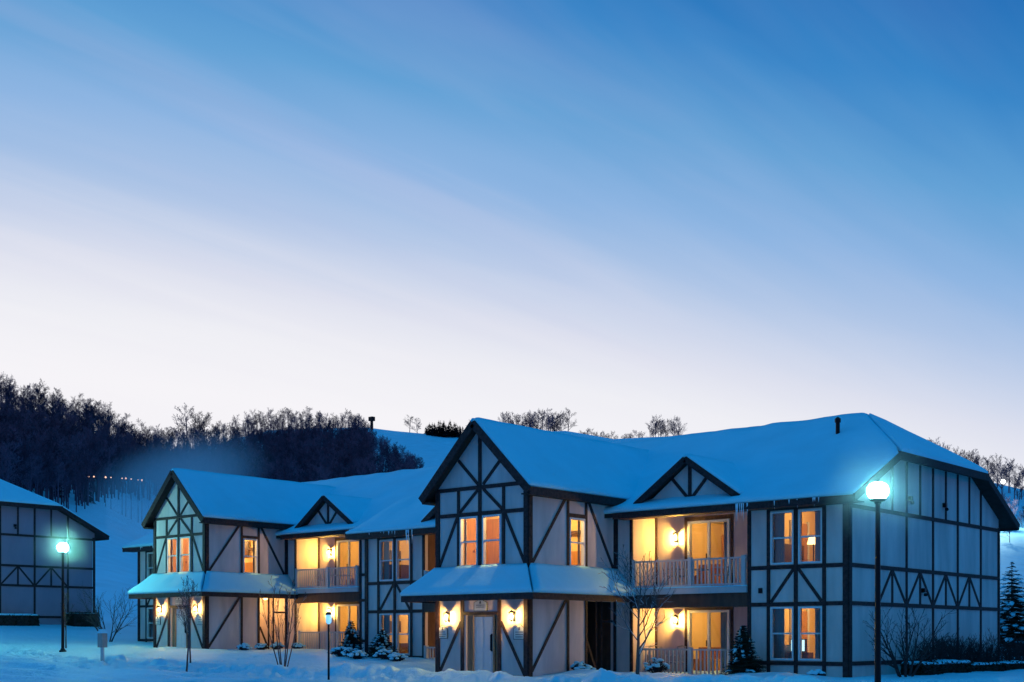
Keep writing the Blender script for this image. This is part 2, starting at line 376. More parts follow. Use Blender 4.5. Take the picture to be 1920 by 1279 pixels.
def wall(root, name, p0, U, W, H, holes, inn, t=.16, m='stucco'):
    p0, U, V, n = Vector(p0), Vector(U), Vector((0, 0, 1)), Vector(inn) * t
    us = sorted({0, W, *[h[0] for h in holes], *[h[1] for h in holes]}); vs = sorted({0, H, *[h[2] for h in holes], *[h[3] for h in holes]})
    us = [u for u in us if 0 <= u <= W]; vs = [v for v in vs if 0 <= v <= H]
    def solid(i, j):
        if i < 0 or j < 0 or i >= len(us) - 1 or j >= len(vs) - 1: return False
        cu, cv = (us[i] + us[i + 1]) / 2, (vs[j] + vs[j + 1]) / 2
        return not any(h[0] < cu < h[1] and h[2] < cv < h[3] for h in holes)
    mb = MB(); P = lambda u, v: p0 + U * u + V * v
    for i in range(len(us) - 1):
        for j in range(len(vs) - 1):
            if not solid(i, j): continue
            a, b, c, d = P(us[i], vs[j]), P(us[i + 1], vs[j]), P(us[i + 1], vs[j + 1]), P(us[i], vs[j + 1])
            mb.add([a, b, c, d], [(0, 1, 2, 3)]); mb.add([a + n, b + n, c + n, d + n], [(3, 2, 1, 0)])
            for (di, dj, e, f) in ((-1, 0, a, d), (1, 0, b, c), (0, -1, a, b), (0, 1, d, c)):
                if not solid(i + di, j + dj): mb.add([e, f, f + n, e + n], [(0, 1, 2, 3)])
    return mb.build(name, m, root, fix=False)

def window(root, p0, U, nrm, w, h, curt=None, name='window'):
    """double-hung window: p0 = lower left corner on the wall face"""
    p0, U, n, V = Vector(p0), Vector(U), Vector(nrm), Vector((0, 0, 1)); mb = MB(); fw = .055
    for a, b in (((fw / 2, 0), (fw / 2, h)), ((w - fw / 2, 0), (w - fw / 2, h))):
        mb.beam(p0 + U * a[0] + V * a[1], p0 + U * b[0] + V * b[1], n, fw, .03, .11)
    for v in (fw / 2, h - fw / 2): mb.beam(p0 + U * fw + V * v, p0 + U * (w - fw) + V * v, n, fw, .026, .11)
    mb.beam(p0 + U * fw + V * h * .5, p0 + U * (w - fw) + V * h * .5, n, .05, -.02, .09)
    o = mb.build(name, 'white_trim', root)
    for v0, v1, dn in ((fw, h * .5, -.085), (h * .5, h - fw, -.055)):
        a = p0 + U * fw + n * dn; b = p0 + U * (w - fw) + n * dn
        MB().add([a + V * v0, b + V * v0, b + V * v1, a + V * v1], [(0, 1, 2, 3)]).build('pane', 'glass', o, fix=False)
    if curt:
        for c0, c1, dep in curt: curtain(o, p0 + U * (w * c0) - n * dep, U, n, w * (c1 - c0), h)
    return o

def curtain(parent, p, U, n, w, h):
    k = max(6, int(w / .035)); vs = []; fs = []
    for i in range(k + 1):
        a = p + U * (w * i / k) + n * (.03 * math.sin(i * 2.1) + .012 * math.sin(i * 4.7))
        vs += [a + Vector((0, 0, -.02)), a + Vector((0, 0, h))]
    for i in range(k): fs.append((2 * i, 2 * i + 2, 2 * i + 3, 2 * i + 1))
    mb = MB().add(vs, fs)
    return mb.build('curtain', 'curtain', parent, smooth=True, fix=False)

def room(root, x0, x1, y0, y1, z0, z1, s, power, lx=None, ly=None, lz=None, col=(1, .62, .22), front_open='y0'):
    """a lit room behind the glass: walls, floor, ceiling and a ceiling lamp"""
    X = lambda v: s * v
    mb = MB(); a, b = X(x0), X(x1)
    q = lambda *p: mb.add(p, [(0, 1, 2, 3)])
    q((a, y1, z0), (b, y1, z0), (b, y1, z1), (a, y1, z1)); q((a, y0, z0), (a, y1, z0), (a, y1, z1), (a, y0, z1)); q((b, y0, z0), (b, y1, z0), (b, y1, z1), (b, y0, z1))
    w = mb.build('room_wall', 'room_wall', root, fix=False)
    MB().add([(a, y0, z0), (b, y0, z0), (b, y1, z0), (a, y1, z0)], [(0, 1, 2, 3)]).build('room_floor', 'room_floor', root, fix=False)
    MB().add([(a, y0, z1), (b, y0, z1), (b, y1, z1), (a, y1, z1)], [(0, 1, 2, 3)]).build('room_ceiling', 'room_ceiling', root, fix=False)
    lx = (x0 + x1) / 2 if lx is None else lx; ly = (y0 + y1) / 2 if ly is None else ly; lz = z1 - .02 if lz is None else lz
    c = MB().lathe([(.04, 0), (.16, -.02), (.17, -.07), (.09, -.12)], 14, (X(lx), ly, lz)).build('ceiling_lamp', 'lamp_shade', root, smooth=True)
    light('lamp_light', (X(lx), ly, lz - .25), power, col, .10, root)
    return w

def patch(mb, P, nrm, us, vs, T0, free, wob=.03, edge=.22, seed=0.):
    """slab of snow over P(u,v): us, vs in metres from one edge; free = which of u0,u1,v0,v1 are open edges"""
    n = Vector(nrm).normalized(); nu, nv = len(us), len(vs); top = []; bot = []
    for j, v in enumerate(vs):
        for i, u in enumerate(us):
            p = P(u, v); d = 9.
            if 'u0' in free: d = min(d, u - us[0])
            if 'u1' in free: d = min(d, us[-1] - u)
            if 'v0' in free: d = min(d, v - vs[0])
            if 'v1' in free: d = min(d, vs[-1] - v)
            k = min(1., d / edge); prof = .45 + .55 * math.sqrt(max(0, 1 - (1 - k) ** 2))
            w = mnoise.noise(Vector(p) * .9 + Vector((seed, 0, 0))) * wob + mnoise.noise(Vector(p) * 3.1 + Vector((0, seed, 0))) * wob * .45
            top.append(Vector(p) + n * (T0 * prof + w * min(1, .4 + k))); bot.append(Vector(p))
    fs = []; o = nu * nv; I = lambda i, j: j * nu + i
    for j in range(nv - 1):
        for i in range(nu - 1):
            fs.append((I(i, j), I(i + 1, j), I(i + 1, j + 1), I(i, j + 1))); fs.append((o + I(i, j), o + I(i, j + 1), o + I(i + 1, j + 1), o + I(i + 1, j)))
    for i in range(nu - 1):
        fs.append((I(i, 0), o + I(i, 0), o + I(i + 1, 0), I(i + 1, 0))); fs.append((I(i, nv - 1), I(i + 1, nv - 1), o + I(i + 1, nv - 1), o + I(i, nv - 1)))
    for j in range(nv - 1):
        fs.append((I(0, j), I(0, j + 1), o + I(0, j + 1), o + I(0, j))); fs.append((I(nu - 1, j), o + I(nu - 1, j), o + I(nu - 1, j + 1), I(nu - 1, j + 1)))
    mb.add(top + bot, fs)
def steps(L, e=.24, m=.55):
    a = [0, e * .12, e * .3, e * .6, e]; n = max(1, int(round((L - 2 * e) / m)))
    return a + [e + (L - 2 * e) * i / n for i in range(1, n)] + [L - x for x in reversed(a)]

TIMBER_N = [0]
def timber(root, p, q, nrm, w=.11, d=.04, name='timber'):
    return MB().beam(p, q, nrm, w, d).build(name, 'timber', root)

def railing(root, x0, x1, y, zt, zb, posts, s, skip=None):
    X = lambda v: s * v; mb = MB()
    mb.box(min(X(x0), X(x1)), max(X(x0), X(x1)), y - .045, y + .045, zt - .05, zt); mb.box(min(X(x0), X(x1)), max(X(x0), X(x1)), y - .025, y + .025, zb + .06, zb + .11)
    for p in posts: mb.box(X(p) - .065, X(p) + .065, y - .068, y + .068, zb, zt + .05)
    r = mb.build('railing', 'rail_paint', root)
    me = MB().box(-.022, .022, -.018, .018, zb + .11, zt - .05).mesh('baluster'); n = int((x1 - x0) / .148)
    for i in range(1, n):
        x = x0 + (x1 - x0) * i / n
        if min(abs(x - p) for p in posts) < .09: continue
        link('baluster', me, 'rail_paint', r, (X(x), y, 0))
    return r

def slider(root, x0, x1, y, z0, z1, s, curts):
    X = lambda v: s * v; mb = MB(); fw = .075
    U = Vector((s, 0, 0)); p0 = Vector((X(x0), y, z0)); V = Vector((0, 0, 1)); w = x1 - x0; h = z1 - z0; n = Vector(FR)
    for u in (fw / 2, w - fw / 2): mb.beam(p0 + U * u, p0 + U * u + V * h, n, fw, .04, .12)
    for v in (.04, h - fw / 2): mb.beam(p0 + U * fw + V * v, p0 + U * (w - fw) + V * v, n, fw, .036, .12)
    mb.beam(p0 + U * w * .49 + V * fw, p0 + U * w * .49 + V * (h - fw), n, .085, -.01, .09)
    o = mb.build('sliding_door', 'white_trim', root)
    for a, b, dn in ((fw, w * .49, -.05), (w * .49, w - fw, -.08)):
        a_ = p0 + U * a + n * dn; b_ = p0 + U * b + n * dn
        MB().add([a_ + V * fw, b_ + V * fw, b_ + V * (h - fw), a_ + V * (h - fw)], [(0, 1, 2, 3)]).build('pane', 'glass', o, fix=False)
    MB().box(X(x0 + w * .46) - .012, X(x0 + w * .46) + .012, y - .05, y - .012, z0 + .95, z0 + 1.15).build('door_handle', 'black_metal', o)
    for c0, c1 in curts: curtain(o, p0 + U * (w * c0) - n * .22, U, n, w * (c1 - c0), h)
    return o

def lodge(name, T, label, sides=(1, -1), full=True, stucco='stucco', over_right=.5, alcove_lit=False, dark=(), seed=0):
    rng = random.Random(seed)
    root = thing(name, T, label, 'building')
    # ---------- walls
    wz = {'u': (2.96 + .0, 1.615), 'l': (.06, 1.615)}
    for s in sides:
        X = lambda v: s * v; U = Vector((s, 0, 0))
        rect = lambda x0, z0, x1, z1, o=XB: (x0 - o, x1 - o, z0 - ZB, z1 - ZB)
        if full:
            hol = [rect(a, z, a + .79, z + 1.61) for a in (7.84, 8.785) for z in (.06, 2.96)]
            wall(root, 'wall', (X(XB), 0, ZB), U, L_ - XB, 5.15 - ZB, hol, (0, 1, 0))
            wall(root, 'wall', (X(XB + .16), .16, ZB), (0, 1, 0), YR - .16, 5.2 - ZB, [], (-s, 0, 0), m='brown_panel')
            sl = [(3.97 - XR, 5.57 - XR, 2.36 - ZB, 4.60 - ZB), (3.97 - XR, 5.57 - XR, -.5 - ZB, 1.64 - ZB)]
            wall(root, 'wall', (X(XR), YR, ZB), U, XB - XR, 5.2 - ZB, sl, (0, 1, 0))
            wall(root, 'wall', (X(XR), 0, ZB), (0, 1, 0), YR, 5.2 - ZB, [], (-s, 0, 0))
            wall(root, 'wall', (X(W_), 0.0, ZB), U, XR - .16 - W_, 5.2 - ZB, [], (0, 1, 0))
            hs = [(-2.49 + D_, -1.69 + D_, 3.02 - ZB, 4.60 - ZB), (-1.58 + D_, -.06 + D_, -.4 - ZB, 1.93 - ZB)]
            wall(root, 'wall', (X(W_), -D_, ZB), (0, 1, 0), D_, 5.5 - ZB, hs, (-s, 0, 0))
        # gable end wall, clipped
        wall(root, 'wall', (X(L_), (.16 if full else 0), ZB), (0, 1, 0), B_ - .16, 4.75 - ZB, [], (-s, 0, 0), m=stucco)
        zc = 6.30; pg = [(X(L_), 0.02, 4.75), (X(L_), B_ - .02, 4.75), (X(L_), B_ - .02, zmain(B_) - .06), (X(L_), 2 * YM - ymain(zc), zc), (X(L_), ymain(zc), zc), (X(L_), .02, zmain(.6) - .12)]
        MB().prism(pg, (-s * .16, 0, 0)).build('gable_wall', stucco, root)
        # timbers of the gable end
        nx = (s, 0, 0); xg = X(L_)
        tg = lambda y0, z0, y1, z1, w=.105, d=.035: timber(root, (xg, y0, z0), (xg, y1, z1), nx, w, d)
        for z in (4.612, 2.875, 1.753, -.02): tg(.0, z, B_, z, .12, .042)
        tg(.07, ZB, .07, 4.9, .17, .05); tg(B_ - .06, ZB, B_ - .06, 4.7, .13, .05)
        top = lambda y: min(zmain(y) - .1, 6.28)
        for y in (1.95, 3.99, 6.04, 8.10, 10.17): tg(y, ZB, y, top(y))
        for y in (2.94, 5.02, 7.09, 9.12): tg(y, 4.612, y, top(y), .09); tg(y, 1.753, y, 2.875, .09)
        for a, b in ((1.95, 2.94), (3.99, 2.94), (3.99, 5.02), (6.04, 5.02), (6.04, 7.09), (8.1, 7.09), (8.1, 9.12), (10.17, 9.12)):
            e = .05 if a < b else -.05; tg(a + e, 1.80, b - e * .3, 2.84, .085, .03)
        # small fixtures high on the gable end
        for y, z in ((4.18, 5.14), (6.9, 5.14), (5.2, 2.26)):
            MB().box(min(xg, xg + s * .12), max(xg, xg + s * .12), y - .06, y + .06, z - .07, z + .07).lathe([(.05, -.09), (.07, -.16), (.04, -.19)], 8, (xg + s * .12, y, z)).build('wall_vent', 'black_metal', root)
        if not full: continue
        tf = lambda x0, z0, x1, z1, y=0., w=.105, d=.035: timber(root, (X(x0), y, z0), (X(x1), y, z1), FR, w, d)
        # bay timbers
        for x, w in ((XB + .05, .11), (7.78, .105), (8.705, .115), (9.635, .105), (L_ - .07, .17)): tf(x, ZB, x, 4.78, 0, w, .045 if w < .15 else .052)
        for z in (2.875, 1.753, -.03): tf(XB, z, L_, z, 0, .12, .038)
        tf(7.8, 4.66, 9.62, 4.66, 0, .12, .038)
        tf(8.63, 2.82, 7.86, 1.82, 0, .095, .03); tf(8.78, 2.82, 9.55, 1.82, 0, .095, .03)
        MB().box(X(7.5) - .06, X(7.5) + .06, -.05, .01, 2.1, 2.26).build('wall_vent', 'black_metal', root)
        # windows and rooms of the bay
        dk = ('bay', s) in dark
        for zi, z in enumerate((2.96, .06)):
            for wi, a in enumerate((7.84, 8.785)):
                xa = a if s > 0 else -(a + .79)
                cur = [(0, .48, .20)] if (wi == 0) == (s > 0) else [(.56, 1, .20)]
                if s < 0 and zi == 0: cur = [(0, .45, .2)] if wi == 1 else []
                if dk: cur = [(0, 1, .2)]
                window(root, (xa, 0, z), (1, 0, 0), FR, .79, 1.61, cur)
            if not dk:
                z0 = -.45 if zi else 2.42
                room(root, 7.16, L_ - .17, .17, 4.2, z0, z0 + 2.5, s, (85, 105)[zi], 8.6, 2.6)
                # furniture seen through the glass
                fx = (lambda v: v) if s > 0 else (lambda v: -(17.4 - v))      # the side wall that shows through the glass
                MB().box(fx(7.2), fx(7.75), .9, 2.3, z0, z0 + (1.25 if zi == 0 else .95)).build('dresser', 'dark_wood', root)
                MB().box(fx(7.18), fx(7.21), 1.1, 1.75, z0 + 1.4, z0 + 1.85).build('picture', 'dark_wood', root)
                MB().box(fx(7.18), fx(7.22), 2.5, 3.5, z0 + .02, z0 + 2.05).build('interior_door', 'warm_wood', root)
                MB().box(fx(7.18), fx(7.24), 3.5, 3.6, z0 + .02, z0 + 2.12).box(fx(7.18), fx(7.24), 2.4, 2.5, z0 + .02, z0 + 2.12).build('door_casing', 'white_trim', root)
                MB().box(fx(8.1), fx(9.9), 2.9, 4.1, z0, z0 + .55).build('bed', 'red_fabric', root)
        # facade strip, recess trim
        tf(W_ + .05, 2.2, W_ + .05, 5.0, 0, .10, .05); tf(XR - .055, ZB, XR - .055, 4.85, 0, .11, .045)
        timber(root, (X(XR + .012), YR - .05, ZB), (X(XR + .012), YR - .05, 4.8), (s, 0, 0), .09, .03)
        for x in (3.90, 5.66): tf(x, ZB, x, 1.70, YR, .11, .03); tf(x, 2.3, x, 4.75, YR, .11, .03)
        tf(3.85, 4.68, 5.72, 4.68, YR, .13, .034); tf(3.85, 1.705, 5.72, 1.705, YR, .11, .034)
        # balcony: floor, beam, ceiling, railings
        bx0, bx1 = sorted((X(XR + .0), X(XB)))
        MB().box(bx0, bx1, -.14, YR, 2.14, 2.33).build('balcony_floor', 'rail_paint', root)
        mbs = MB(); patch(mbs, lambda u, v: Vector((bx0 + u, -.15 + v, 2.333)), (0, 0, 1), steps(bx1 - bx0, .08, .3), steps(.34, .08, .2), .045, ('u0', 'u1', 'v0', 'v1'), .012, .08, seed)
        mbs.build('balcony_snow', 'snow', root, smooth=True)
        MB().box(bx0, bx1, -.04, .14, 1.70, 2.14).build('balcony_beam', 'brown_panel', root)
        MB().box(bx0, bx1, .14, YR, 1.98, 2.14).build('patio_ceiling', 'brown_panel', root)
        MB().box(bx0, bx1, -.03, .12, 4.66, 4.86).build('header_beam', 'brown_panel', root)
        MB().box(bx0, bx1, .12, YR, 4.80, 4.90).build('balcony_ceiling', 'room_ceiling', root)
        railing(root, XR + .02, XB - .03, -.05, 3.25, 2.33, (XR + .1, 4.98, XB - .12), s)
        railing(root, XR + .25, XB - .03, -.05, .38, -.55, (XR + .32, 4.98, XB - .12), s)
        slider(root, 3.97, 5.57, YR, 2.36, 4.60, s, [(.78, .95)]); slider(root, 3.97, 5.57, YR, -.5, 1.64, s, [(.70, .95)])
        for z0 in (2.42, -.45):
            room(root, 2.9, 6.9, YR + .17, 5.2, z0, z0 + 2.4, s, 110, 4.6, 3.4)
            MB().box(X(3.95) - .05, X(3.95) + .05, 4.3, 5.15, z0, z0 + 2.3).build('door_casing', 'white_trim', root)
            MB().box(X(3.38) - .42, X(3.38) + .42, 5.12, 5.17, z0, z0 + 2.03).box(X(3.68), X(3.68) + .05, 5.08, 5.12, z0 + .95, z0 + 1.0).build('interior_door', 'warm_wood', root)
            MB().box(X(3.7) - .5, X(3.7) + .5, 2.6, 3.3, z0, z0 + .45).box(X(3.7) - .5, X(3.7) + .5, 3.2, 3.35, z0, z0 + .85).build('sofa', 'warm_wood', root)
        # wing side timbers
        nx = (s, 0, 0); xw = X(W_)
        ts = lambda y0, z0, y1, z1, w=.105, d=.035: timber(root, (xw, y0, z0), (xw, y1, z1), nx, w, d)
        ts(-D_ + .07, ZB, -D_ + .07, 2.0, .17, .05); ts(-D_ + .07, 2.8, -D_ + .07, 5.4, .17, .05)
        for y in (-2.58, -1.63): ts(y, 2.8, y, 5.3); ts(y, ZB, y, 2.0)
        ts(-.06, 2.8, -.06, 5.2, .12)
        ts(-2.53, 4.67, -1.68, 4.67, .12, .032); ts(-D_, 2.93, 0, 2.93, .12, .032)
        ts(-4.36, 3.04, -2.68, 5.22, .10, .03); ts(-1.53, 5.22, -.16, 3.06, .10, .03); ts(-4.36, -.3, -2.68, 1.95, .10, .03)
        # entry passage beside the wing
        ts(-.05, ZB, -.05, 2.0, .12); ts(-1.05, ZB, -1.05, 1.95, .09, .0); ts(-.78, ZB, -.78, 1.95, .09, .0); ts(-.78, 1.28, -.06, 1.28, .08, -.002)
        ts(-1.55, .6, -.95, -.62, .09, .01)
        ax0, ax1 = sorted((X(.75), X(W_ - .16)))
        q = MB(); q.add([(X(.75), -1.62, ZB), (X(.75), -.02, ZB), (X(.75), -.02, 2.0), (X(.75), -1.62, 2.0)], [(0, 1, 2, 3)])
        q.add([(ax0, -1.62, ZB), (ax1, -1.62, ZB), (ax1, -1.62, 2.0), (ax0, -1.62, 2.0)], [(0, 1, 2, 3)]); q.add([(ax0, -.02, ZB), (ax1, -.02, ZB), (ax1, -.02, 2.0), (ax0, -.02, 2.0)], [(0, 1, 2, 3)])
        q.build('passage_wall', 'stucco' if alcove_lit else 'brown_panel', root, fix=False)  # unlit passages get a darker wall colour in place of shade
        MB().box(ax0, ax1, -1.62, -.02, 2.0, 2.06).build('passage_ceiling', 'brown_panel', root)
        if alcove_lit and s > 0:
            MB().lathe([(.04, 0), (.12, -.02), (.12, -.08), (.05, -.12)], 12, (X(1.45), -.82, 1.99)).build('ceiling_lamp', 'lamp_shade', root, smooth=True)
            light('lamp_light', (X(1.45), -.82, 1.72), 55, (1, .60, .16), .06, root)
        # wing side window
        ya, yb_ = -2.49, -1.69
        window(root, (xw, ya if s > 0 else yb_, 3.02), (0, s, 0), nx, .80, 1.58, [(0, .14, .2), (.86, 1, .2)] if s > 0 else None)
    if full:
        # ---------- wing front
        ww = W_
        hol = [(-.92 + ww, -.13 + ww, 3.02 - ZB, 4.63 - ZB), (.07 + ww, .86 + ww, 3.02 - ZB, 4.63 - ZB), (-.66 + ww, .73 + ww, -.6 - ZB, 1.46 - ZB)]
        wall(root, 'wall', (-ww + .16, -D_, ZB), (1, 0, 0), 2 * ww - .32, 5.5 - ZB, [(h[0] - .16, h[1] - .16, h[2], h[3]) for h in hol], (0, 1, 0))
        for s in (-1, 1): MB().box(min(s * ww, s * (ww - .16)), max(s * ww, s * (ww - .16)), -D_, -D_ + .004, ZB, 5.5).build('wall', 'stucco', root)
        MB().prism([(-ww, -D_, 5.5), (ww, -D_, 5.5), (ww, -D_, 5.55), (0, -D_, 7.5), (-ww, -D_, 5.55)], (0, .16, 0)).build('gable_wall', 'stucco', root)
        tf = lambda x0, z0, x1, z1, w=.105, d=.035: timber(root, (x0, -D_, z0), (x1, -D_, z1), FR, w, d)
        for s in (-1, 1):
            tf(s * (ww - .07), ZB, s * (ww - .07), 2.0, .17, .052); tf(s * (ww - .07), 2.8, s * (ww - .07), 5.55, .17, .052)
            tf(s * .975, 2.8, s * .975, 5.5, .11); tf(s * .80, ZB, s * .80, 2.0, .135, .04)
            tf(s * 1.86, 3.03, s * 1.02, 4.66, .10, .03); tf(s * .92, 4.78, s * .10, 5.48, .10, .03); tf(s * .10, 5.62, s * .98, 6.47, .10, .03)
            tf(s * 1.84, -.42, s * .86, 1.24, .10, .03)
        tf(-.03, 2.8, -.03, 7.35, .12, .045); tf(-ww, 5.537, ww, 5.537, .12, .04); tf(-ww, 4.70, ww, 4.70, .12, .04); tf(-ww, 2.95, ww, 2.95, .12, .04)
        tf(-.74, 1.51, .74, 1.51, .10, .044)
        for a, cur in ((-.92, [(0, .12, .2)]), (.07, [(.88, 1, .2)])): window(root, (a, -D_, 3.02), (1, 0, 0), FR, .79, 1.61, cur)
        r_ = room(root, -1.80, 1.80, -D_ + .17, -.9, 2.70, 5.15, 1, 15, .5, -2.6, front_open='y0') if False else None
        # upper wing room: back wall, left wall; the right wall is glazed, so only its inside face is left out
        q = MB(); z0, z1 = 2.70, 5.15
        q.add([(-1.8, -.9, z0), (1.8, -.9, z0), (1.8, -.9, z1), (-1.8, -.9, z1)], [(0, 1, 2, 3)])
        q.build('room_wall', 'room_wall', root, fix=False)
        MB().add([(-1.8, -D_ + .17, z0), (1.8, -D_ + .17, z0), (1.8, -.9, z0), (-1.8, -.9, z0)], [(0, 1, 2, 3)]).build('room_floor', 'room_floor', root, fix=False)
        MB().add([(-1.8, -D_ + .17, z1), (1.8, -D_ + .17, z1), (1.8, -.9, z1), (-1.8, -.9, z1)], [(0, 1, 2, 3)]).build('room_ceiling', 'room_ceiling', root, fix=False)
        # partition with doors seen through the front windows
        MB().box(-1.8, -.35, -2.62, -2.52, z0, z1).build('room_partition', 'room_wall', root)
        MB().box(-1.75, -.75, -2.66, -2.62, z0 + .02, z0 + 2.02).box(-1.68, -1.60, -2.71, -2.66, z0 + .92, z0 + 1.0).build('interior_door', 'warm_wood', root)
        MB().box(-.36, -.26, -2.68, -2.5, z0, z0 + 2.2).box(.42, .50, -2.0, -1.9, z0, z0 + 2.1).box(-.3, .5, -2.0, -1.9, z0 + 2.05, z0 + 2.13).build('door_casing', 'white_trim', root)
        MB().box(-.1, .34, -.95, -.91, z0 + 1.2, z0 + 1.95).build('picture', 'dark_wood', root)
        MB().box(-1.815, -1.77, -3.75, -2.85, z0 + .02, z0 + 2.03).box(-1.77, -1.70, -2.97, -2.91, z0 + .93, z0 + 1.0).build('interior_door', 'warm_wood', root)
        MB().box(.45, 1.6, -1.15, -.92, z0 + 1.5, z0 + 1.6).build('shelf', 'dark_wood', root); MB().box(.5, 1.6, -1.3, -.92, z0, z0 + .9).build('dresser', 'warm_wood', root)
        MB().lathe([(.04, 0), (.16, -.02), (.17, -.07), (.09, -.12)], 14, (.5, -3.2, 5.13)).build('ceiling_lamp', 'lamp_shade', root, smooth=True)
        light('lamp_light', (.5, -3.2, 4.85), 330, (1, .62, .22), .10, root)
        light('lamp_light', (-.9, -1.6, 4.7), 150, (1, .62, .22), .10, root)
        # ---------- entry door
        y = -D_ + .10
        dm = MB().box(-.38, .45, y, y + .05, -.6, 1.40)
        for px in (-.29, .08):
            for z0_, z1_ in ((-.42, .28), (.42, 1.02), (1.10, 1.32)):
                dm.box(px, px + .29, y - .012, y + .002, z0_, z1_); 
        d = dm.build('door', 'door_paint', root)
        MB().box(.36, .40, y - .07, y - .012, .33, .83).box(.36, .40, y - .03, y + .0, .30, .36).box(.36, .40, y - .03, y + .0, .80, .86).build('door_handle', 'black_metal', d)
        jb = MB().box(-.66, -.52, y - .02, y + .05, -.6, 1.46).box(-.46, -.385, y - .05, y + .03, -.6, 1.46).box(.455, .53, y - .05, y + .03, -.6, 1.46).box(.58, .73, y - .02, y + .05, -.6, 1.46).box(-.52, .58, y - .03, y + .05, 1.405, 1.46)
        jb.box(-.66, .73, y + .051, y + .09, -.6, 1.46); jb.build('door_frame', 'jamb_wood', root)
        # ---------- skirt roof round the wing
        zt_, zb_, xt, xo, yt, yo = 2.90, 2.10, W_ + .01, 2.84, -D_ - .01, -5.32
        sk = MB(); dk_ = MB()
        def curve(k): return zb_ + (zt_ - zb_) * (k ** 1.12)
        def Pf(u, v):
            k = v / 1.12; h = xo + (xt - xo) * k; return Vector((-h + u / (2 * xo) * 2 * h, yo + (yt - yo) * k, curve(k)))
        nu = [2 * xo * (0.5 - .5 * math.cos(math.pi * i / 18)) for i in range(19)]; nv = [0, .03, .08, .16, .3, .5, .75, 1.0, 1.12]
        patch(sk, Pf, (0, -.55, .8), nu, nv, .17, ('v0',), .022, .25, seed + 3)
        for s in (-1, 1):
            def Ps(u, v):
                k = v / 1.12; y0 = yo + (yt - yo) * k; y1 = -.02; return Vector((s * (xo + (xt - xo) * k), y0 + (y1 - y0) * u / 5.3, curve(k)))
            patch(sk, Ps, (s * .55, 0, .8), [5.3 * i / 16 for i in range(17)], nv, .17, ('v0',), .022, .25, seed + 5)
        sk.build('skirt_roof_snow', 'snow', root, smooth=True)
        fb = MB().box(-xo, xo, yo - .0, yo + .05, zb_ - .20, zb_ + .03)
        for s in (-1, 1): fb.box(min(s * xo, s * (xo - .05)), max(s * xo, s * (xo - .05)), yo + .05, -.02, zb_ - .20, zb_ + .028)
        fb.build('fascia', 'timber', root)
        sf = MB().box(-xo + .05, xo - .05, yo + .05, -D_ - .0, zb_ - .16, zb_ - .12)
        for s in (-1, 1): sf.box(min(s * (xo - .05), s * W_), max(s * (xo - .05), s * W_), -D_ + .001, -.02, zb_ - .16, zb_ - .12)
        sf.build('soffit', 'deck', root)
    # ---------- main roof
    oR, oL = over_right, .5
    xr, xl = L_ + oR, -(L_ + oL); yc = ymain(6.36); hr, hl = 8.15 if oR > .3 else L_ + oR - .4, -8.15
    def ext(y):
        if y <= yc: return xl, xr
        k = (y - yc) / (YM - yc); return xl + (hl - xl) * k, xr + (hr - xr) * k
    ye = -.62; Lr = YM - ye
    vs = [0, .03, .08, .15, .24, .4, .6, .9, 1.3, 1.9, 2.5] + [2.5 + (Lr - 2.5) * i / 9 for i in range(1, 10)]
    wr = xr - xl; us = steps(wr, .24, .45)
    for side, nm in ((0, 'front'), (1, 'back')):
        def Pm(u, v):
            y = ye + v; a, b = ext(y); x = a + (b - a) * u / wr; return Vector((x, y if side == 0 else 2 * YM - y, zmain(y)))
        mb = MB(); patch(mb, Pm, (0, -.46 if side == 0 else .46, .88), us, vs, .17, ('u0', 'u1', 'v0'), .05, .24, seed + 11 + side)
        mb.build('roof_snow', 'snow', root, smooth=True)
        dk2 = MB(); y2 = lambda y: y if side == 0 else 2 * YM - y
        pts = [(xl, ye), (xr, ye), (xr, yc), (hr, YM), (hl, YM), (xl, yc)]
        lo = [(x, y2(y), zmain(y) - .14) for x, y in pts]; hi = [(x, y2(y), zmain(y) - .004) for x, y in pts]
        dk2.add(lo + hi, [(5, 4, 3, 2, 1, 0), (6, 7, 8, 9, 10, 11)] + [(i, (i + 1) % 6, (i + 1) % 6 + 6, i + 6) for i in range(6)])
        dk2.build('roof_deck', 'deck', root)
        # eave and rake boards
        z_e = zmain(ye)
        segs = [(W_ + .35, xr), (xl, -W_ - .35)] if (side == 0 and full) else [(xl, xr)]
        for a, b in segs: MB().box(a, b, min(y2(ye) - .03, y2(ye) + .03), max(y2(ye) - .03, y2(ye) + .03), z_e - .20, z_e + .0).build('fascia', 'timber', root)
        if side == 0 and full:
            for a, b in segs: MB().box(a, b, ye + .03, .0, z_e - .185, z_e - .15).build('soffit', 'brown_panel', root)
        for x, sg in ((xr, 1), (xl, -1)):
            MB().beam((x, y2(ye), z_e - .08), (x, y2(yc), zmain(yc) - .08), (sg, 0, 0), .22, .03, .03).build('fascia', 'timber', root)
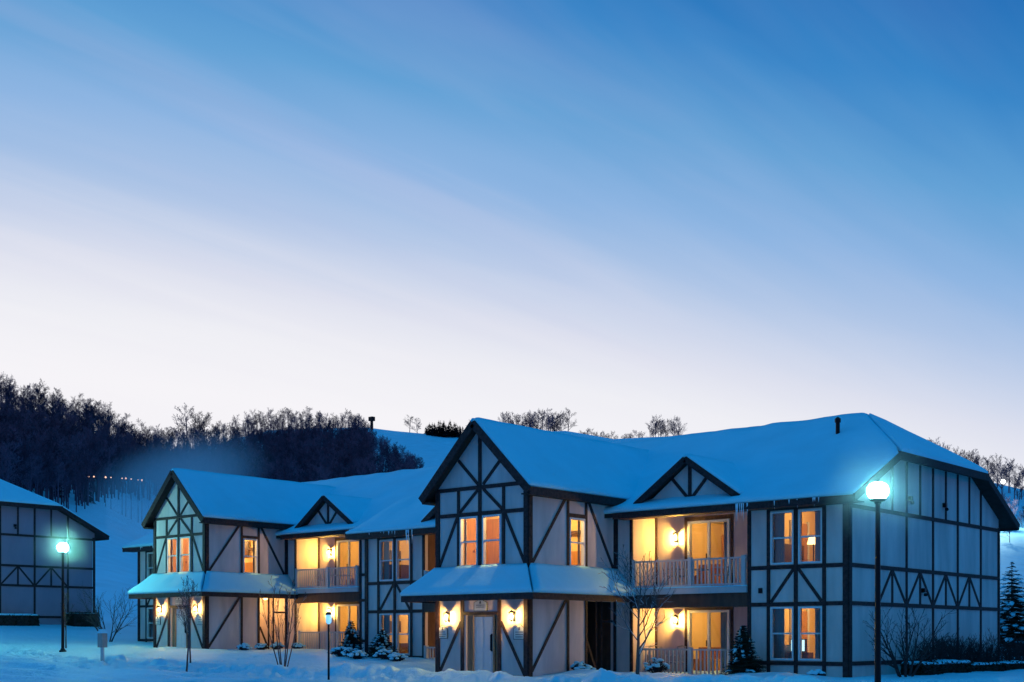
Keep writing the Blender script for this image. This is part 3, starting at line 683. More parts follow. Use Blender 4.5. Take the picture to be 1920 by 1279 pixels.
    for s, x, h in ((1, xr, hr), (-1, xl, hl)):
        zc = zmain(yc)
        def Ph(u, v):
            k = v / 3.2; a = yc + (YM - yc) * k; b = 2 * YM - a; return Vector((x + (h - x) * k, a + (b - a) * u / 7.2, zc + (RIDGE - zc) * k))
        mb = MB(); patch(mb, Ph, (s * .56, 0, .83), steps(7.2, .24, .5), [0, .03, .08, .15, .24, .5, 1, 1.6, 2.2, 2.8, 3.19], .17, ('v0',), .03, .24, seed + 21)
        mb.build('roof_snow', 'snow', root, smooth=True)
        MB().add([(x, yc, zc - .14), (x, 2 * YM - yc, zc - .14), (h, YM, RIDGE - .14), (x, yc, zc - .004), (x, 2 * YM - yc, zc - .004), (h, YM, RIDGE - .004)], [(0, 2, 1), (3, 4, 5), (0, 1, 4, 3), (1, 2, 5, 4), (2, 0, 3, 5)]).build('roof_deck', 'deck', root)
        MB().beam((x, yc - .1, zc - .08), (x, 2 * YM - yc + .1, zc - .08), (s, 0, 0), .24, .04, .03).build('fascia', 'timber', root)
    if full:
        # ---------- wing roof
        za, zw, xw_, yf = 7.62, 5.36, 2.30, -4.90; pw = (za - zw) / xw_
        for s in (-1, 1):
            def Pw(u, v):
                k = v / 3.2; x = xw_ * (1 - k); z = zw + (za - zw) * k; y1 = min(ymain(z) + .45, YM); return Vector((s * x, yf + (y1 - yf) * u / 10, z))
            mb = MB(); patch(mb, Pw, (s * .7, 0, .7), steps(10, .22, .5)[:-4], steps(3.2, .22, .4)[:-4] + [3.2], .15, ('u0', 'v0'), .03, .22, seed + 31 + s)
            mb.build('roof_snow', 'snow', root, smooth=True)
            lo = [(s * xw_, yf, zw - .14), (s * xw_, ymain(zw) + .3, zw - .14), (0, ymain(za), za - .14), (0, yf, za - .14)]
            MB().add(lo + [(a, b, c + .136) for a, b, c in lo], [(3, 2, 1, 0), (4, 5, 6, 7), (0, 1, 5, 4), (1, 2, 6, 5), (2, 3, 7, 6), (3, 0, 4, 7)]).build('roof_deck', 'deck', root)
            MB().beam((s * (xw_ + .03), yf, zw - .13), (0, yf, za - .10), FR, .25, .04, .03).build('bargeboard', 'timber', root)
            MB().box(min(s * xw_ - .03, s * xw_ + .03), max(s * xw_ - .03, s * xw_ + .03), yf + .04, .12, zw - .24, zw).build('fascia', 'timber', root)
            MB().box(min(s * (xw_ - .03), s * W_), max(s * (xw_ - .03), s * W_), yf + .04, .1, zw - .23, zw - .19).build('soffit', 'deck', root)
        # ---------- dormers over the balconies
        zd, ze_, hw, yd, cx = 6.50, 5.16, 1.95, -.30, 4.94
        for c in (-cx, cx):
            for s in (-1, 1):
                def Pd(u, v):
                    k = v / 2.35; z = ze_ + (zd - ze_) * k; y1 = ymain(z) + .35; return Vector((c + s * hw * (1 - k), yd + (y1 - yd) * u / 3, z))
                mb = MB(); patch(mb, Pd, (s * .55, 0, .82), steps(3, .2, .3)[:-4], steps(2.35, .2, .3)[:-4] + [2.35], .13, ('u0', 'v0'), .02, .2, seed + 41 + s + c)
                mb.build('dormer_snow', 'snow', root, smooth=True)
                lo = [(c + s * hw, yd, ze_ - .12), (c + s * hw, ymain(ze_) + .3, ze_ - .12), (c, ymain(zd), zd - .12), (c, yd, zd - .12)]
                MB().add(lo + [(a, b, d_ + .116) for a, b, d_ in lo], [(3, 2, 1, 0), (4, 5, 6, 7), (0, 1, 5, 4), (1, 2, 6, 5), (2, 3, 7, 6), (3, 0, 4, 7)]).build('roof_deck', 'deck', root)
                MB().beam((c + s * hw, yd, ze_ - .09), (c, yd, zd - .08), FR, .20, .035, .03).build('bargeboard', 'timber', root)
                timber(root, (c + s * .10, -.005, 5.24), (c + s * .72, -.005, 5.92), FR, .10, .03)
            MB().prism([(c - hw + .1, 0, 5.0), (c + hw - .1, 0, 5.0), (c, 0, 6.36)], (0, .12, 0)).build('dormer_wall', 'stucco', root)
            timber(root, (c, -.005, 5.1), (c, -.005, 6.3), FR, .11, .04)
        # ---------- vent pipe, icicles
        MB().lathe([(.07, -.4), (.07, .42), (.10, .42), (.10, .54), (.03, .60)], 10, (7.92, 4.26, zmain(4.26) + .1)).build('vent_pipe', 'black_metal', root, smooth=False)
        icm = [MB().lathe([(.026, 0), (.018, -.3 * k), (.010, -.65 * k), (.002, -1.0 * k)], 6).mesh('icicle', True) for k in (.16, .26, .40, .55)]
        for s in sides:
            for i in range(17):
                x = (7.0 + .55 * rng.random() if i < 10 else 7.6 + 2.2 * rng.random()); k = rng.choice((1, 2, 3, 3)) if i < 10 else rng.choice((0, 0, 0, 1))
                link('icicle', icm[k], 'ice', root, (s * x, ye - .03 + .02 * rng.random(), zmain(ye) - .0))
    return root

lodge_a = lodge('lodge_building', (0, 0, 0), 'nearest half-timbered lodge with big front gable and clipped right gable end', seed=1)
lodge_b = lodge('lodge_building', (-21.503, 3.344, .611), 'half-timbered lodge set back behind the nearest one, teal-lit front gable', over_right=.1, alcove_lit=True, dark=(('bay', -1),), seed=2)
lodge_c = lodge('lodge_building', (-51.58, -5.64, 1.92), 'shaded half-timbered lodge cut off by the left edge, only its gable end showing', sides=(1, -1), full=False, stucco='stucco_shaded', seed=3)
LA, LB = Vector((0, 0, 0)), Vector((-21.503, 3.344, .611))

# ================================================================== wall lamps
def wall_lamp(loc, label, power, group, k=1.0):
    t = thing('wall_lamp', loc, label, 'wall lamp', group)
    MB().box(-.05, .05, -.02, 0, -.15, .15).build('backplate', 'black_metal', t)
    MB().box(-.012, .012, -.11, -.015, .128, .145).build('bracket', 'black_metal', t)
    MB().lathe([(.01, .20), (.05, .165), (.105, .125), (.105, .115)], 12, (0, -.15, 0)).build('cap', 'black_metal', t, smooth=False)
    MB().lathe([(.07, -.115), (.075, -.105), (.03, -.135), (.008, -.17)], 12, (0, -.15, 0)).build('base', 'black_metal', t)
    g = MB().lathe([(.062, -.105), (.085, .115)], 8, (0, -.15, 0)); g.f = g.f[:8]; g.build('glass_shade', 'lamp_glass', t, fix=False)
    MB().lathe([(.012, -.05), (.03, -.03), (.034, 0), (.028, .03), (.01, .05)], 10, (0, -.15, 0)).build('bulb', 'amber_bulb' if power < 20 else 'bulb', t, smooth=True)
    return t
for (o, x, z, lb, pw) in ((LA, -1.40, 1.40, 'lit wall lantern left of the entry door on the nearest lodge', 12), (LA, 1.42, 1.40, 'lit wall lantern right of the entry door on the nearest lodge', 12),
                          (LB, -1.40, 1.40, 'lit wall lantern left of the teal-lit entry door on the farther lodge', 12), (LB, 1.42, 1.40, 'lit wall lantern right of the teal-lit entry door on the farther lodge', 12)):
    wall_lamp(o + Vector((x, -D_ - .003, z)), lb, pw, 'entry lanterns')
for (o, s, z, lb) in ((LA, 1, 4.08, 'lit wall lantern on the upper right-hand balcony of the nearest lodge'), (LA, 1, 1.32, 'lit wall lantern on the ground-floor patio of the nearest lodge'),
                   (LA, -1, 4.08, 'lit wall lantern on the upper balcony tucked behind the nearest wing'), (LA, -1, 1.32, 'lit wall lantern on the patio tucked behind the nearest wing'),
                   (LB, 1, 4.08, 'lit wall lantern on the upper balcony of the farther lodge'), (LB, 1, 1.32, 'lit wall lantern on the ground-floor patio behind the path light')):
    wall_lamp(o + Vector((s * 3.56, YR - .003, z)), lb, 30, 'balcony lanterns')

# ================================================================== signs
def crest(w, h):
    return [(-w, 0), (w, 0), (w, h * .72), (w * .72, h * .80), (w * .45, h * .86), (w * .2, h * .98), (0, h), (-w * .2, h * .98), (-w * .45, h * .86), (-w * .72, h * .80), (-w, h * .72)]
def sign(loc, w, h, label, lines):
    t = thing('wall_sign', loc, label, 'sign', 'crest-shaped signs by the entry doors')
    MB().prism([(x * 1.12, 0, z * 1.08 - h * .045) for x, z in crest(w, h)], (0, .025, 0)).build('sign_border', 'sign_ink', t)
    MB().prism([(x, -.008, z) for x, z in crest(w, h)], (0, .012, 0)).build('sign_face', 'sign_face', t)
    m = MB(); rg = random.Random(w * 99 + loc[0])
    m.prism([(-w * .16, -.011, h * .62), (w * .16, -.011, h * .62), (w * .10, -.011, h * .80), (0, -.011, h * .88), (-w * .10, -.011, h * .80)], (0, .004, 0))
    for i in range(lines):
        z = h * (.48 - .17 * i); x = -w * .68
        while x < w * .62:
            l = w * rg.uniform(.10, .20); m.box(x, x + l, -.011, -.007, z - h * .035, z + h * .035); x += l + w * .06
    m.build('lettering', 'sign_ink', t)
for o, who in ((LA, 'nearest'), (LB, 'farther')):
    f = -D_ - .03
    sign(o + Vector((0.0, f, 1.60)), .26, .36, 'small crest-shaped sign above the entry door of the %s lodge' % who, 2)
    sign(o + Vector((-1.68, f, .72)), .20, .42, 'crest-shaped sign below the left entry lantern of the %s lodge' % who, 3)
    sign(o + Vector((1.64, f, .70)), .22, .44, 'crest-shaped sign below the right entry lantern of the %s lodge' % who, 3)

# ================================================================== balcony furniture
def chair(loc, rz, label):
    t = thing('patio_chair', loc, label, 'chair', 'patio chairs', rz)
    MB().box(-.24, .24, -.24, .24, .40, .44).build('seat', 'furniture', t)
    for x in (-.22, .22):
        MB().tube([(x, -.22, 0), (x, -.22, .66)], .018, 6).build('leg', 'furniture', t); MB().tube([(x, .22, 0), (x, .24, .42), (x, .32, .95)], .018, 6).build('leg', 'furniture', t)
        MB().box(x - .025, x + .025, -.24, .27, .64, .67).build('armrest', 'furniture', t)
    for i in range(5): MB().tube([(-.16 + .08 * i, .25, .46), (-.16 + .08 * i, .315, .90)], .012, 4).build('back_slat', 'furniture', t)
    MB().tube([(-.22, .32, .93), (0, .34, .97), (.22, .32, .93)], .02, 6).build('top_rail', 'furniture', t)
def table(loc, r, h, label):
    t = thing('patio_table', loc, label, 'table', 'patio tables')
    MB().lathe([(r * .96, h - .03), (r, h - .02), (r, h), (r * .97, h + .005)], 20).build('table_top', 'furniture', t)
    MB().lathe([(.03, .02), (.03, h - .03)], 8).build('pedestal', 'furniture', t)
    for i in range(3):
        a = i * 2.094; MB().tube([(0, 0, .10), (math.cos(a) * r * .7, math.sin(a) * r * .7, .015)], .02, 5).build('foot', 'furniture', t)
fl = 2.33
table(LA + Vector((4.86, .6, fl)), .36, .62, 'round patio table between two chairs on the nearest upper balcony')
chair(LA + Vector((4.02, .62, fl)), R(80), 'patio chair left of the table on the nearest upper balcony')
chair(LA + Vector((5.75, .62, fl)), R(-75), 'patio chair right of the table on the nearest upper balcony')
table(LB + Vector((5.1, .6, fl)), .5, .62, 'wide patio table on the farther lodge\'s upper balcony')
chair(LB + Vector((3.85, .62, fl)), R(80), 'patio chair beside the wide table on the farther upper balcony')
chair(LA + Vector((3.05, .75, -.5)), R(30), 'patio chair behind the ground-floor railing, nearest the lit side wall')
chair(LA + Vector((3.75, .85, -.5)), R(-20), 'patio chair behind the snowy shrub on the ground-floor patio')

# ================================================================== table lamp and television seen in the right bay
t = thing('floor_lamp', (8.12, 2.2, 2.42), 'glowing floor lamp behind the upper right bay window', 'lamp')
MB().lathe([(.14, 0), (.14, .02), (.02, .04), (.02, 1.30)], 10).build('lamp_stand', 'black_metal', t)
MB().lathe([(.20, 1.28), (.13, 1.52)], 14).build('lamp_shade', 'lamp_shade', t, smooth=True)
t = thing('television', (7.98, 1.45, .28), 'small glowing television screen behind the lower right bay window', 'television')
MB().box(-.26, .26, 0, .10, 0, .42).build('case', 'black_metal', t); MB().box(-.23, .23, -.006, .001, .04, .39).build('screen', 'screen', t)
t = thing('television_stand', (7.98, 1.5, -.45), 'low dark stand under the glowing television', 'stand'); MB().box(-.2, .4, -.2, .2, 0, .728).build('cabinet_body', 'dark_wood', t)

# ================================================================== street lamps, path light, marker post
def street_lamp(loc, h, label, lens, k=.78):
    t = thing('street_lamp', loc, label, 'street lamp', 'street lamps')
    MB().lathe([(.16, -.3), (.16, .06), (.11, .10), (.085, .16)], 12).build('base', 'black_metal', t)
    MB().lathe([(.072, .1), (.052, h - .22), (.075, h - .20), (.075, h - .12)], 12).build('pole', 'black_metal', t, smooth=False)
    MB().lathe([(.07 * k, h - .13), (.20 * k, h - .10), (.28 * k, h - .02), (.31 * k, h + .07), (.29 * k, h + .16), (.22 * k, h + .23), (.12 * k, h + .265)], 24).build('lens', lens, t, smooth=True)
    MB().lathe([(.07, h - .17), (.15, h - .15), (.19, h - .11), (.19, h - .10), (.06, h - .12)], 20).build('shade_collar', 'black_metal', t, smooth=False)  # fitter widened into an opaque pan to keep lamp light off the ground
    MB().lathe([(.075, h + .262), (.07, h + .275), (.03, h + .29), (.012, h + .31)], 16).build('cap', 'black_metal', t, smooth=True)
def lamp_halo(loc, rad, dens, label):  # scattering volume added round a lamp head to imitate lens glow
    me = MB().lathe([(.02, -1), (.5, -.87), (.87, -.5), (1, 0), (.87, .5), (.5, .87), (.02, 1)], 24).mesh('lamp_halo', True)
    o = link('lamp_halo', me, None, None, loc, None, rad); tag(o, label, 'lamp halo', kind='stuff')
    m = bpy.data.materials.new('lamp_halo'); m.use_nodes = True; T = m.node_tree
    for n in list(T.nodes): T.nodes.remove(n)
    q = T.nodes.new('ShaderNodeOutputMaterial'); pv = T.nodes.new('ShaderNodeVolumePrincipled'); pv.inputs['Color'].default_value = (.9, .95, 1, 1)
    c = T.nodes.new('ShaderNodeTexCoord'); l = T.nodes.new('ShaderNodeVectorMath'); l.operation = 'LENGTH'; T.links.new(c.outputs['Object'], l.inputs[0])
    mr = T.nodes.new('ShaderNodeMapRange'); mr.interpolation_type = 'SMOOTHSTEP'; mr.inputs['From Min'].default_value = 1.0; mr.inputs['From Max'].default_value = .0; mr.inputs['To Max'].default_value = dens
    T.links.new(l.outputs['Value'], mr.inputs[0]); T.links.new(mr.outputs[0], pv.inputs['Density']); T.links.new(pv.outputs[0], q.inputs['Volume']); me.materials.append(m)
lamp_halo((-25.4, -4.66, hgt(-25.4, -4.66) + 4.70), 1.6, .06, 'added glow volume round the left street lamp')
lamp_halo((14.99, -7.89, hgt(14.99, -7.89) + 4.65), 1.5, .15, 'added glow volume round the right street lamp')
street_lamp((-25.4, -4.66, hgt(-25.4, -4.66)), 4.62, 'lit street lamp standing in front of the far left lodge', 'teal_lens')
street_lamp((14.99, -7.89, hgt(14.99, -7.89)), 4.55, 'tall lit street lamp in front of the right gable end', 'dim_teal_lens')
# the lens lights its surroundings, so the lamp inside must not be shut in by it
t = thing('path_light', (-3.05, -8.24, hgt(-3.05, -8.24)), 'slim waist-high path light on a dark pole in the snow', 'path light')
MB().lathe([(.05, -.2), (.035, .05), (.03, 1.78)], 8).build('pole', 'black_metal', t); MB().lathe([(.03, 1.76), (.085, 1.82), (.095, 2.02), (.05, 2.06)], 12).build('lens', 'path_lens', t, smooth=True)
MB().lathe([(.11, 2.05), (.11, 2.08), (.03, 2.16)], 12).build('cap', 'black_metal', t)
t = thing('marker_post', (-17.75, -7.27, hgt(-17.75, -7.27) - .05), 'pale post with a grey box head standing in the snow bank', 'post')
MB().lathe([(.075, -.1), (.075, .62)], 10).build('pipe', 'post_white', t); MB().box(-.16, .16, -.12, .12, .60, 1.16).build('box_head', 'furniture', t)
mbp = MB(); mbp.prism([(-.18, -.14, 1.16), (.18, -.14, 1.16), (0, -.14, 1.32)], (0, .28, 0)); mbp.build('roof_cap', 'snow', t)

# ================================================================== bare trees and shrubs
def branch(mb, p, d, ln, r, lv, rng, cfg):
    segs = cfg['segs'][lv]; pts = [Vector(p)]; rad = [r]; d = Vector(d).normalized(); cur = Vector(p)
    for i in range(segs):
        d = (d + Vector((rng.uniform(-1, 1), rng.uniform(-1, 1), rng.uniform(-1, 1))) * cfg['wander'][lv] + Vector((0, 0, cfg['up'][lv]))).normalized()
        cur = cur + d * (ln / segs); pts.append(cur.copy()); rad.append(max(cfg['rmin'], r * (1 - (i + 1) / segs * cfg['taper'])))
    mb.tube(pts, rad, cfg['sides'][lv], cap=False)
    if lv + 1 >= len(cfg['segs']): return
    n = cfg['n'][lv]
    for i in range(n):
        f = cfg['from'][lv] + (1 - cfg['from'][lv]) * (i + rng.random() * .8) / n; f = min(f, .99)
        j = min(int(f * segs), segs - 1); q = pts[j].lerp(pts[j + 1], f * segs - j); dd = (pts[j + 1] - pts[j]).normalized()
        a = rng.uniform(0, 6.283); o = dd.cross(Vector((math.cos(a), math.sin(a), .23)))
        if o.length < .05: continue
        o.normalize(); sp = cfg['spread'][lv] * rng.uniform(.75, 1.25)
        branch(mb, q, dd * math.cos(sp) + o * math.sin(sp), ln * cfg['ratio'][lv] * rng.uniform(.7, 1.15) * (1.15 - .6 * f), max(cfg['rmin'], rad[j] * .55), lv + 1, rng, cfg)
FAR = dict(segs=(6, 4, 3, 2), wander=(.05, .12, .16, .2), up=(.05, .10, .06, .03), sides=(5, 4, 3, 3), n=(12, 6, 4), ratio=(.35, .55, .55), spread=(.85, .80, .75), taper=.85, rmin=.030)
FAR['from'] = (.50, .25, .2)
OPEN = dict(FAR); OPEN.update(n=(12, 7, 5), spread=(.85, .7, .7), ratio=(.5, .5, .55), up=(.04, .14, .08, .03), rmin=.034); OPEN['from'] = (.28, .2, .2)
far_meshes = []
for i in range(6):
    rg = random.Random(100 + i); mb = MB(); h = 13.5
    branch(mb, (0, 0, -.6), (0, 0, 1), h * rg.uniform(.82, 1.0), .22, 0, rg, FAR)
    me = mb.mesh('bare_tree', False, fix=False); me.materials.append(MAT['far_bark']); far_meshes.append(me)
open_meshes = []
for i in range(5):
    rg = random.Random(150 + i); mb = MB(); branch(mb, (0, 0, -.6), (0, 0, 1), 13.5 * rg.uniform(.85, 1.0), .24, 0, rg, OPEN)
    me = mb.mesh('bare_tree', False, fix=False); me.materials.append(MAT['far_bark']); open_meshes.append(me)
def cone_tree(seed, h, rw, m='far_needles'):
    rg = random.Random(seed); mb = MB()
    for i in range(int(60 * h / 8)):
        f = rg.random() ** .8; z = h * (.08 + .9 * f); rr = rw * (1 - f) + .15
        for k in range(3):
            a = rg.uniform(0, 6.283); c = Vector((math.cos(a), math.sin(a), 0)); sd = Vector((-c.y, c.x, 0)); l = rr * rg.uniform(.6, 1.05); p = Vector((0, 0, z))
            mb.add([p + sd * l * .12, p - sd * l * .12, p + c * l * .7 - sd * l * .25 - Vector((0, 0, l * .22)), p + c * l - Vector((0, 0, l * .42)), p + c * l * .7 + sd * l * .25 - Vector((0, 0, l * .22))], [(0, 1, 2, 3, 4)])
    mb.tube([(0, 0, -.5), (0, 0, h * .95)], [.16, .02], 5)
    me = mb.mesh('evergreen_tree', False, fix=False); me.materials.append(MAT[m]); return me
far_cones = [cone_tree(5 + i, 9, 2.2) for i in range(3)]

def at(u, r):
    """a spot on the hill: picture column u of the photograph, r metres away"""
    ph = math.atan((u - 960) / FPX); x = CAM.x - math.sin(YAW) * r * math.cos(ph) + math.cos(YAW) * r * math.sin(ph); y = CAM.y + math.cos(YAW) * r * math.cos(ph) + math.sin(YAW) * r * math.sin(ph)
    return x, y
# --- forest mass on the hill: one body of trees
rng = random.Random(5); pts = []; rot = []; scl = []; idx = []
def redge(u): return float(np.interp(u, [-600, 0, 130, 285, 400, 700], [150, 160, 190, 230, 290, 330]))
tries = 0
while len(pts) < 5600 and tries < 90000:
    tries += 1
    u = rng.uniform(-420, 790); Rr = float(np.interp(u, US, RS)); r = math.sqrt(rng.uniform(redge(u) ** 2, (Rr + 25) ** 2))
    if u > 664:
        v_here = HOR - FPX * (hgt(*at(u, r)) - CAM.z) / r
        if u > np.interp(v_here, [800, 842, 860, 895], [668, 690, 730, 790]): continue
    elif u > 640 and r > Rr - 14: continue
    if r > Rr + 4 or (r > Rr - 75 and rng.random() > .38): continue
    x, y = at(u, r); z = hgt(x, y)
    if u < 400 and HOR - FPX * (z - CAM.z) / (r * math.cos(math.atan((u - 960) / FPX))) > float(np.interp(u, [0, 130, 200, 285], [985, 962, 941, 931])) + 5 * math.sin(u * .05) + rng.uniform(-6, 6): continue
    pts.append((x, y, z - .2)); rot.append((0, 0, rng.uniform(0, 6.28))); k = rng.uniform(.48, .82) * (.75 if u > 700 else 1)
    if rng.random() < .03: idx.append(6 + rng.randrange(3)); k *= 1.1
    else: idx.append(rng.randrange(6))
    scl.append(k)
def gn_forest(name, pts, rot, scl, idx, meshes):
    coll = bpy.data.collections.new(name + '_kinds')
    for i, me in enumerate(meshes):
        o = bpy.data.objects.new('kind_%02d' % i, me); coll.objects.link(o)
    me = bpy.data.meshes.new(name); me.from_pydata(pts, [], [])
    a = me.attributes.new('rot', 'FLOAT_VECTOR', 'POINT'); a.data.foreach_set('vector', np.array(rot, np.float32).ravel())
    a = me.attributes.new('scl', 'FLOAT', 'POINT'); a.data.foreach_set('value', np.array(scl, np.float32))
    a = me.attributes.new('idx', 'INT', 'POINT'); a.data.foreach_set('value', np.array(idx, np.int32))
    o = link(name, me)
    ng = bpy.data.node_groups.new(name, 'GeometryNodeTree')
    ng.interface.new_socket('Geometry', in_out='INPUT', socket_type='NodeSocketGeometry'); ng.interface.new_socket('Geometry', in_out='OUTPUT', socket_type='NodeSocketGeometry')
    gi = ng.nodes.new('NodeGroupInput'); go = ng.nodes.new('NodeGroupOutput'); ci = ng.nodes.new('GeometryNodeCollectionInfo'); ip = ng.nodes.new('GeometryNodeInstanceOnPoints')
    ci.inputs['Collection'].default_value = coll; ci.inputs['Separate Children'].default_value = True; ci.inputs['Reset Children'].default_value = True
    def att(nm, ty):
        n = ng.nodes.new('GeometryNodeInputNamedAttribute'); n.data_type = ty; n.inputs['Name'].default_value = nm
        return [s for s in n.outputs if s.enabled and s.name == 'Attribute'][0]
    er = ng.nodes.new('FunctionNodeEulerToRotation'); ng.links.new(att('rot', 'FLOAT_VECTOR'), er.inputs[0])
    ng.links.new(gi.outputs[0], ip.inputs['Points']); ng.links.new(ci.outputs[0], ip.inputs['Instance']); ip.inputs['Pick Instance'].default_value = True
    ng.links.new(att('idx', 'INT'), ip.inputs['Instance Index']); ng.links.new(er.outputs[0], ip.inputs['Rotation']); ng.links.new(att('scl', 'FLOAT'), ip.inputs['Scale'])
    ng.links.new(ip.outputs[0], go.inputs[0])
    md = o.modifiers.new('trees', 'NODES'); md.node_group = ng
    return o
forest = gn_forest('forest', pts, rot, scl, idx, far_meshes + far_cones)
tag(forest, 'dark leafless forest covering the hill on the left', 'forest', kind='stuff')

# --- single trees along the skyline
def sky_tree(u, r, k, label, group, ever=False, sx=1.0):
    x, y = at(u, r); me = rng.choice(far_cones if ever else open_meshes)
    o = link('evergreen_tree' if ever else 'bare_tree', me, None, None, (x, y, hgt(x, y) - .3), (0, 0, rng.uniform(0, 6.28)), (k * sx, k * sx, k)); tag(o, label, 'tree', group)
for i, (u, k) in enumerate(((310, .9), (332, 1.1), (350, 1.25), (366, 1.15), (385, 1.2), (402, .9))):
    sky_tree(u, 548, k, nth(i) + ' bare tree from the left on the saddle between the wooded hills', 'trees on the saddle', sx=1.3)
sky_tree(768, 622, .62, 'small bare tree at the left end of the snowy crest beside the dark grove', None, sx=1.4)
sky_tree(783, 626, .66, 'small bare tree touching the left side of the dark grove', None, sx=1.4)
sky_tree(882, 640, 1.0, 'bare tree rising just behind the peak of the nearest front gable', None, sx=1.3)
for i in range(26):
    u = 796 + 72 * (i + rng.random()) / 26; sky_tree(u, 620 + rng.uniform(-12, 8), rng.uniform(.75, 1.0) * (1 - .45 * abs((u - 838) / 45) ** 2), nth(i) + ' dark evergreen from the left in the rounded grove on the crest', 'grove on the snowy crest', True, 1.5)
for i in range(22):
    u = 945 + 120 * (i + rng.random()) / 22; sky_tree(u, 628 + rng.uniform(0, 18), rng.uniform(.85, 1.08), nth(i) + ' bare tree from the left in the row above the nearest wing roof', 'tree row above the wing roof', sx=1.15)
for i in range(16):
    u = 1085 + 120 * (i + rng.random()) / 16; sky_tree(u, 630 + rng.uniform(0, 12), rng.uniform(.38, .6), nth(i) + ' low bare tree from the left over the dip in the roof', 'low trees over the roof dip', sx=1.4)
for i in range(12):
    u = 1216 + 62 * (i + rng.random()) / 12; sky_tree(u, 626 + rng.uniform(0, 10), rng.uniform(.72, .88), nth(i) + ' bare tree from the left in the clump above the main roof ridge', 'clump above the main ridge', sx=1.05)
for i in range(30):
    u = 1735 + 205 * (i + rng.random()) / 30; Rr = float(np.interp(u, US, RS)); sky_tree(u, Rr - rng.uniform(0, 60), rng.uniform(.55, .85), nth(i) + ' bare tree from the left on the crest beyond the right gable end', 'trees on the right hill crest')
for i in range(20):
    u = 1808 + 130 * (i + rng.random()) / 20; Rr = float(np.interp(u, US, RS)); sky_tree(u, rng.uniform(230, Rr - 60), rng.uniform(.3, .6), nth(i) + ' bare tree from the left on the snowy slope at the right edge', 'trees on the right slope')

# --- ski-lift tower on the crest, hillside lights
x, y = at(697, 612); t = thing('lift_tower', (x, y, hgt(x, y) + .6), 'small dark tower on the snowy crest right of the forest', 'tower')
MB().lathe([(.8, -1.5), (.7, 3.6)], 8).build('shaft', 'black_metal', t); MB().box(-1.3, 1.3, -1.0, 1.0, 3.4, 5.4).build('cabin', 'black_metal', t)
def hill_lamp(u, v, r, label, m, rad, power=0, col=(1, .7, .5), group=None):
    x, y = at(u, r); z = hgt(x, y); D = r * math.cos(math.atan((u - 960) / FPX)); zt = CAM.z + (HOR - v) / FPX * D
    t = thing('hillside_lamp', (x, y, z), label, 'lamp', group); h = max(2.0, zt - z)
    MB().lathe([(.04, -.5), (.025, h)], 6).build('pole', 'black_metal', t); MB().lathe([(rad * .3, h - rad), (rad, h - rad * .3), (rad, h + rad * .3), (rad * .3, h + rad)], 10).build('globe', m, t, smooth=True)
    if power: light('lamp_light', (0, 0, h + rad + .3), power, col, .3, t)
for i, (u, v, rd) in enumerate(((166, 893.5, .30), (176, 893.8, .24), (198, 895, .30), (208, 895.5, .2), (229, 897, .2), (236, 897, .26), (246, 898.5, .22), (259, 900, .18), (266, 900.5, .30))):
    hill_lamp(u, v, 236, nth(i) + ' tiny warm light from the left in the row below the forest', 'far_bulb', rd * .55, group='row of lights below the forest')
hill_lamp(1881, 903, 300, 'bright white floodlight on the snowy slope right of the gable end', 'far_white', .45, 30000, (.55, .95, 1.0))

# --- near plants
def near_tree(name, loc, h, r, seed, label, cat, cfg, m='bark', lean=(0, 0, 1), stems=1, group=None):
    t = thing(name, loc, label, cat, group); rg = random.Random(seed)
    for k in range(stems):
        mb = MB(); a = 6.283 * k / max(1, stems) + rg.uniform(-.3, .3); d = Vector(lean) if stems == 1 else Vector((math.cos(a) * cfg['fan'], math.sin(a) * cfg['fan'], 1))
        branch(mb, Vector((0, 0, -.15)) + (Vector((math.cos(a), math.sin(a), 0)) * .12 if stems > 1 else Vector((0, 0, 0))), d, h * (rg.uniform(.8, 1.05) if stems > 1 else 1), r, 0, rg, cfg)
        mb.build('stem' if stems > 1 else 'trunk_and_branches', m, t, smooth=True, fix=False)
    return t
SAP = dict(segs=(8, 6, 4, 3), wander=(.04, .10, .14, .2), up=(.05, .14, .08, .04), sides=(7, 5, 4, 3), n=(13, 7, 3), ratio=(.58, .5, .5), spread=(.85, .65, .6), taper=.9, rmin=.006); SAP['from'] = (.22, .2, .2)
THIN = dict(SAP); THIN.update(n=(12, 6, 3), spread=(.45, .5, .5), ratio=(.4, .4, .45), rmin=.005); THIN['from'] = (.35, .25, .2)
MULTI = dict(SAP); MULTI.update(n=(5, 3, 2), spread=(.35, .4, .5), ratio=(.4, .4, .5), fan=.26, rmin=.005); MULTI['from'] = (.25, .2, .2)
BUSH = dict(segs=(5, 4, 3), wander=(.10, .14, .2), up=(.05, .08, .05), sides=(5, 4, 3), n=(8, 5), ratio=(.5, .5), spread=(.6, .6), taper=.85, rmin=.005, fan=.55); BUSH['from'] = (.2, .2)
G = lambda x, y, dz=0: (x, y, hgt(x, y) + dz)
near_tree('bare_sapling', G(6.65, -5.3), 3.1, .062, 11, 'snow-dusted bare sapling in front of the dark passage and lit patio', 'tree', SAP, 'snowy_bark')
near_tree('bare_sapling', G(-11.9, -7.4), 3.1, .04, 12, 'thin bare sapling in front of the teal-lit entry door', 'tree', THIN, 'snowy_bark', (.05, .05, 1))
near_tree('bare_sapling', G(-12.5, -6.8), 2.9, .035, 13, 'second thin bare sapling just right of the teal-lit door', 'tree', THIN, 'snowy_bark', (-.08, .0, 1))
near_tree('bare_shrub', G(-8.6, -5.6), 3.0, .026, 14, 'tall multi-stemmed bare shrub before the yellow-lit passage', 'shrub', MULTI, 'snowy_bark', stems=6)
near_tree('bare_sapling', G(-27.0, -3.6), 2.5, .04, 15, 'pale bare sapling beside the left street lamp', 'tree', THIN, 'bark')
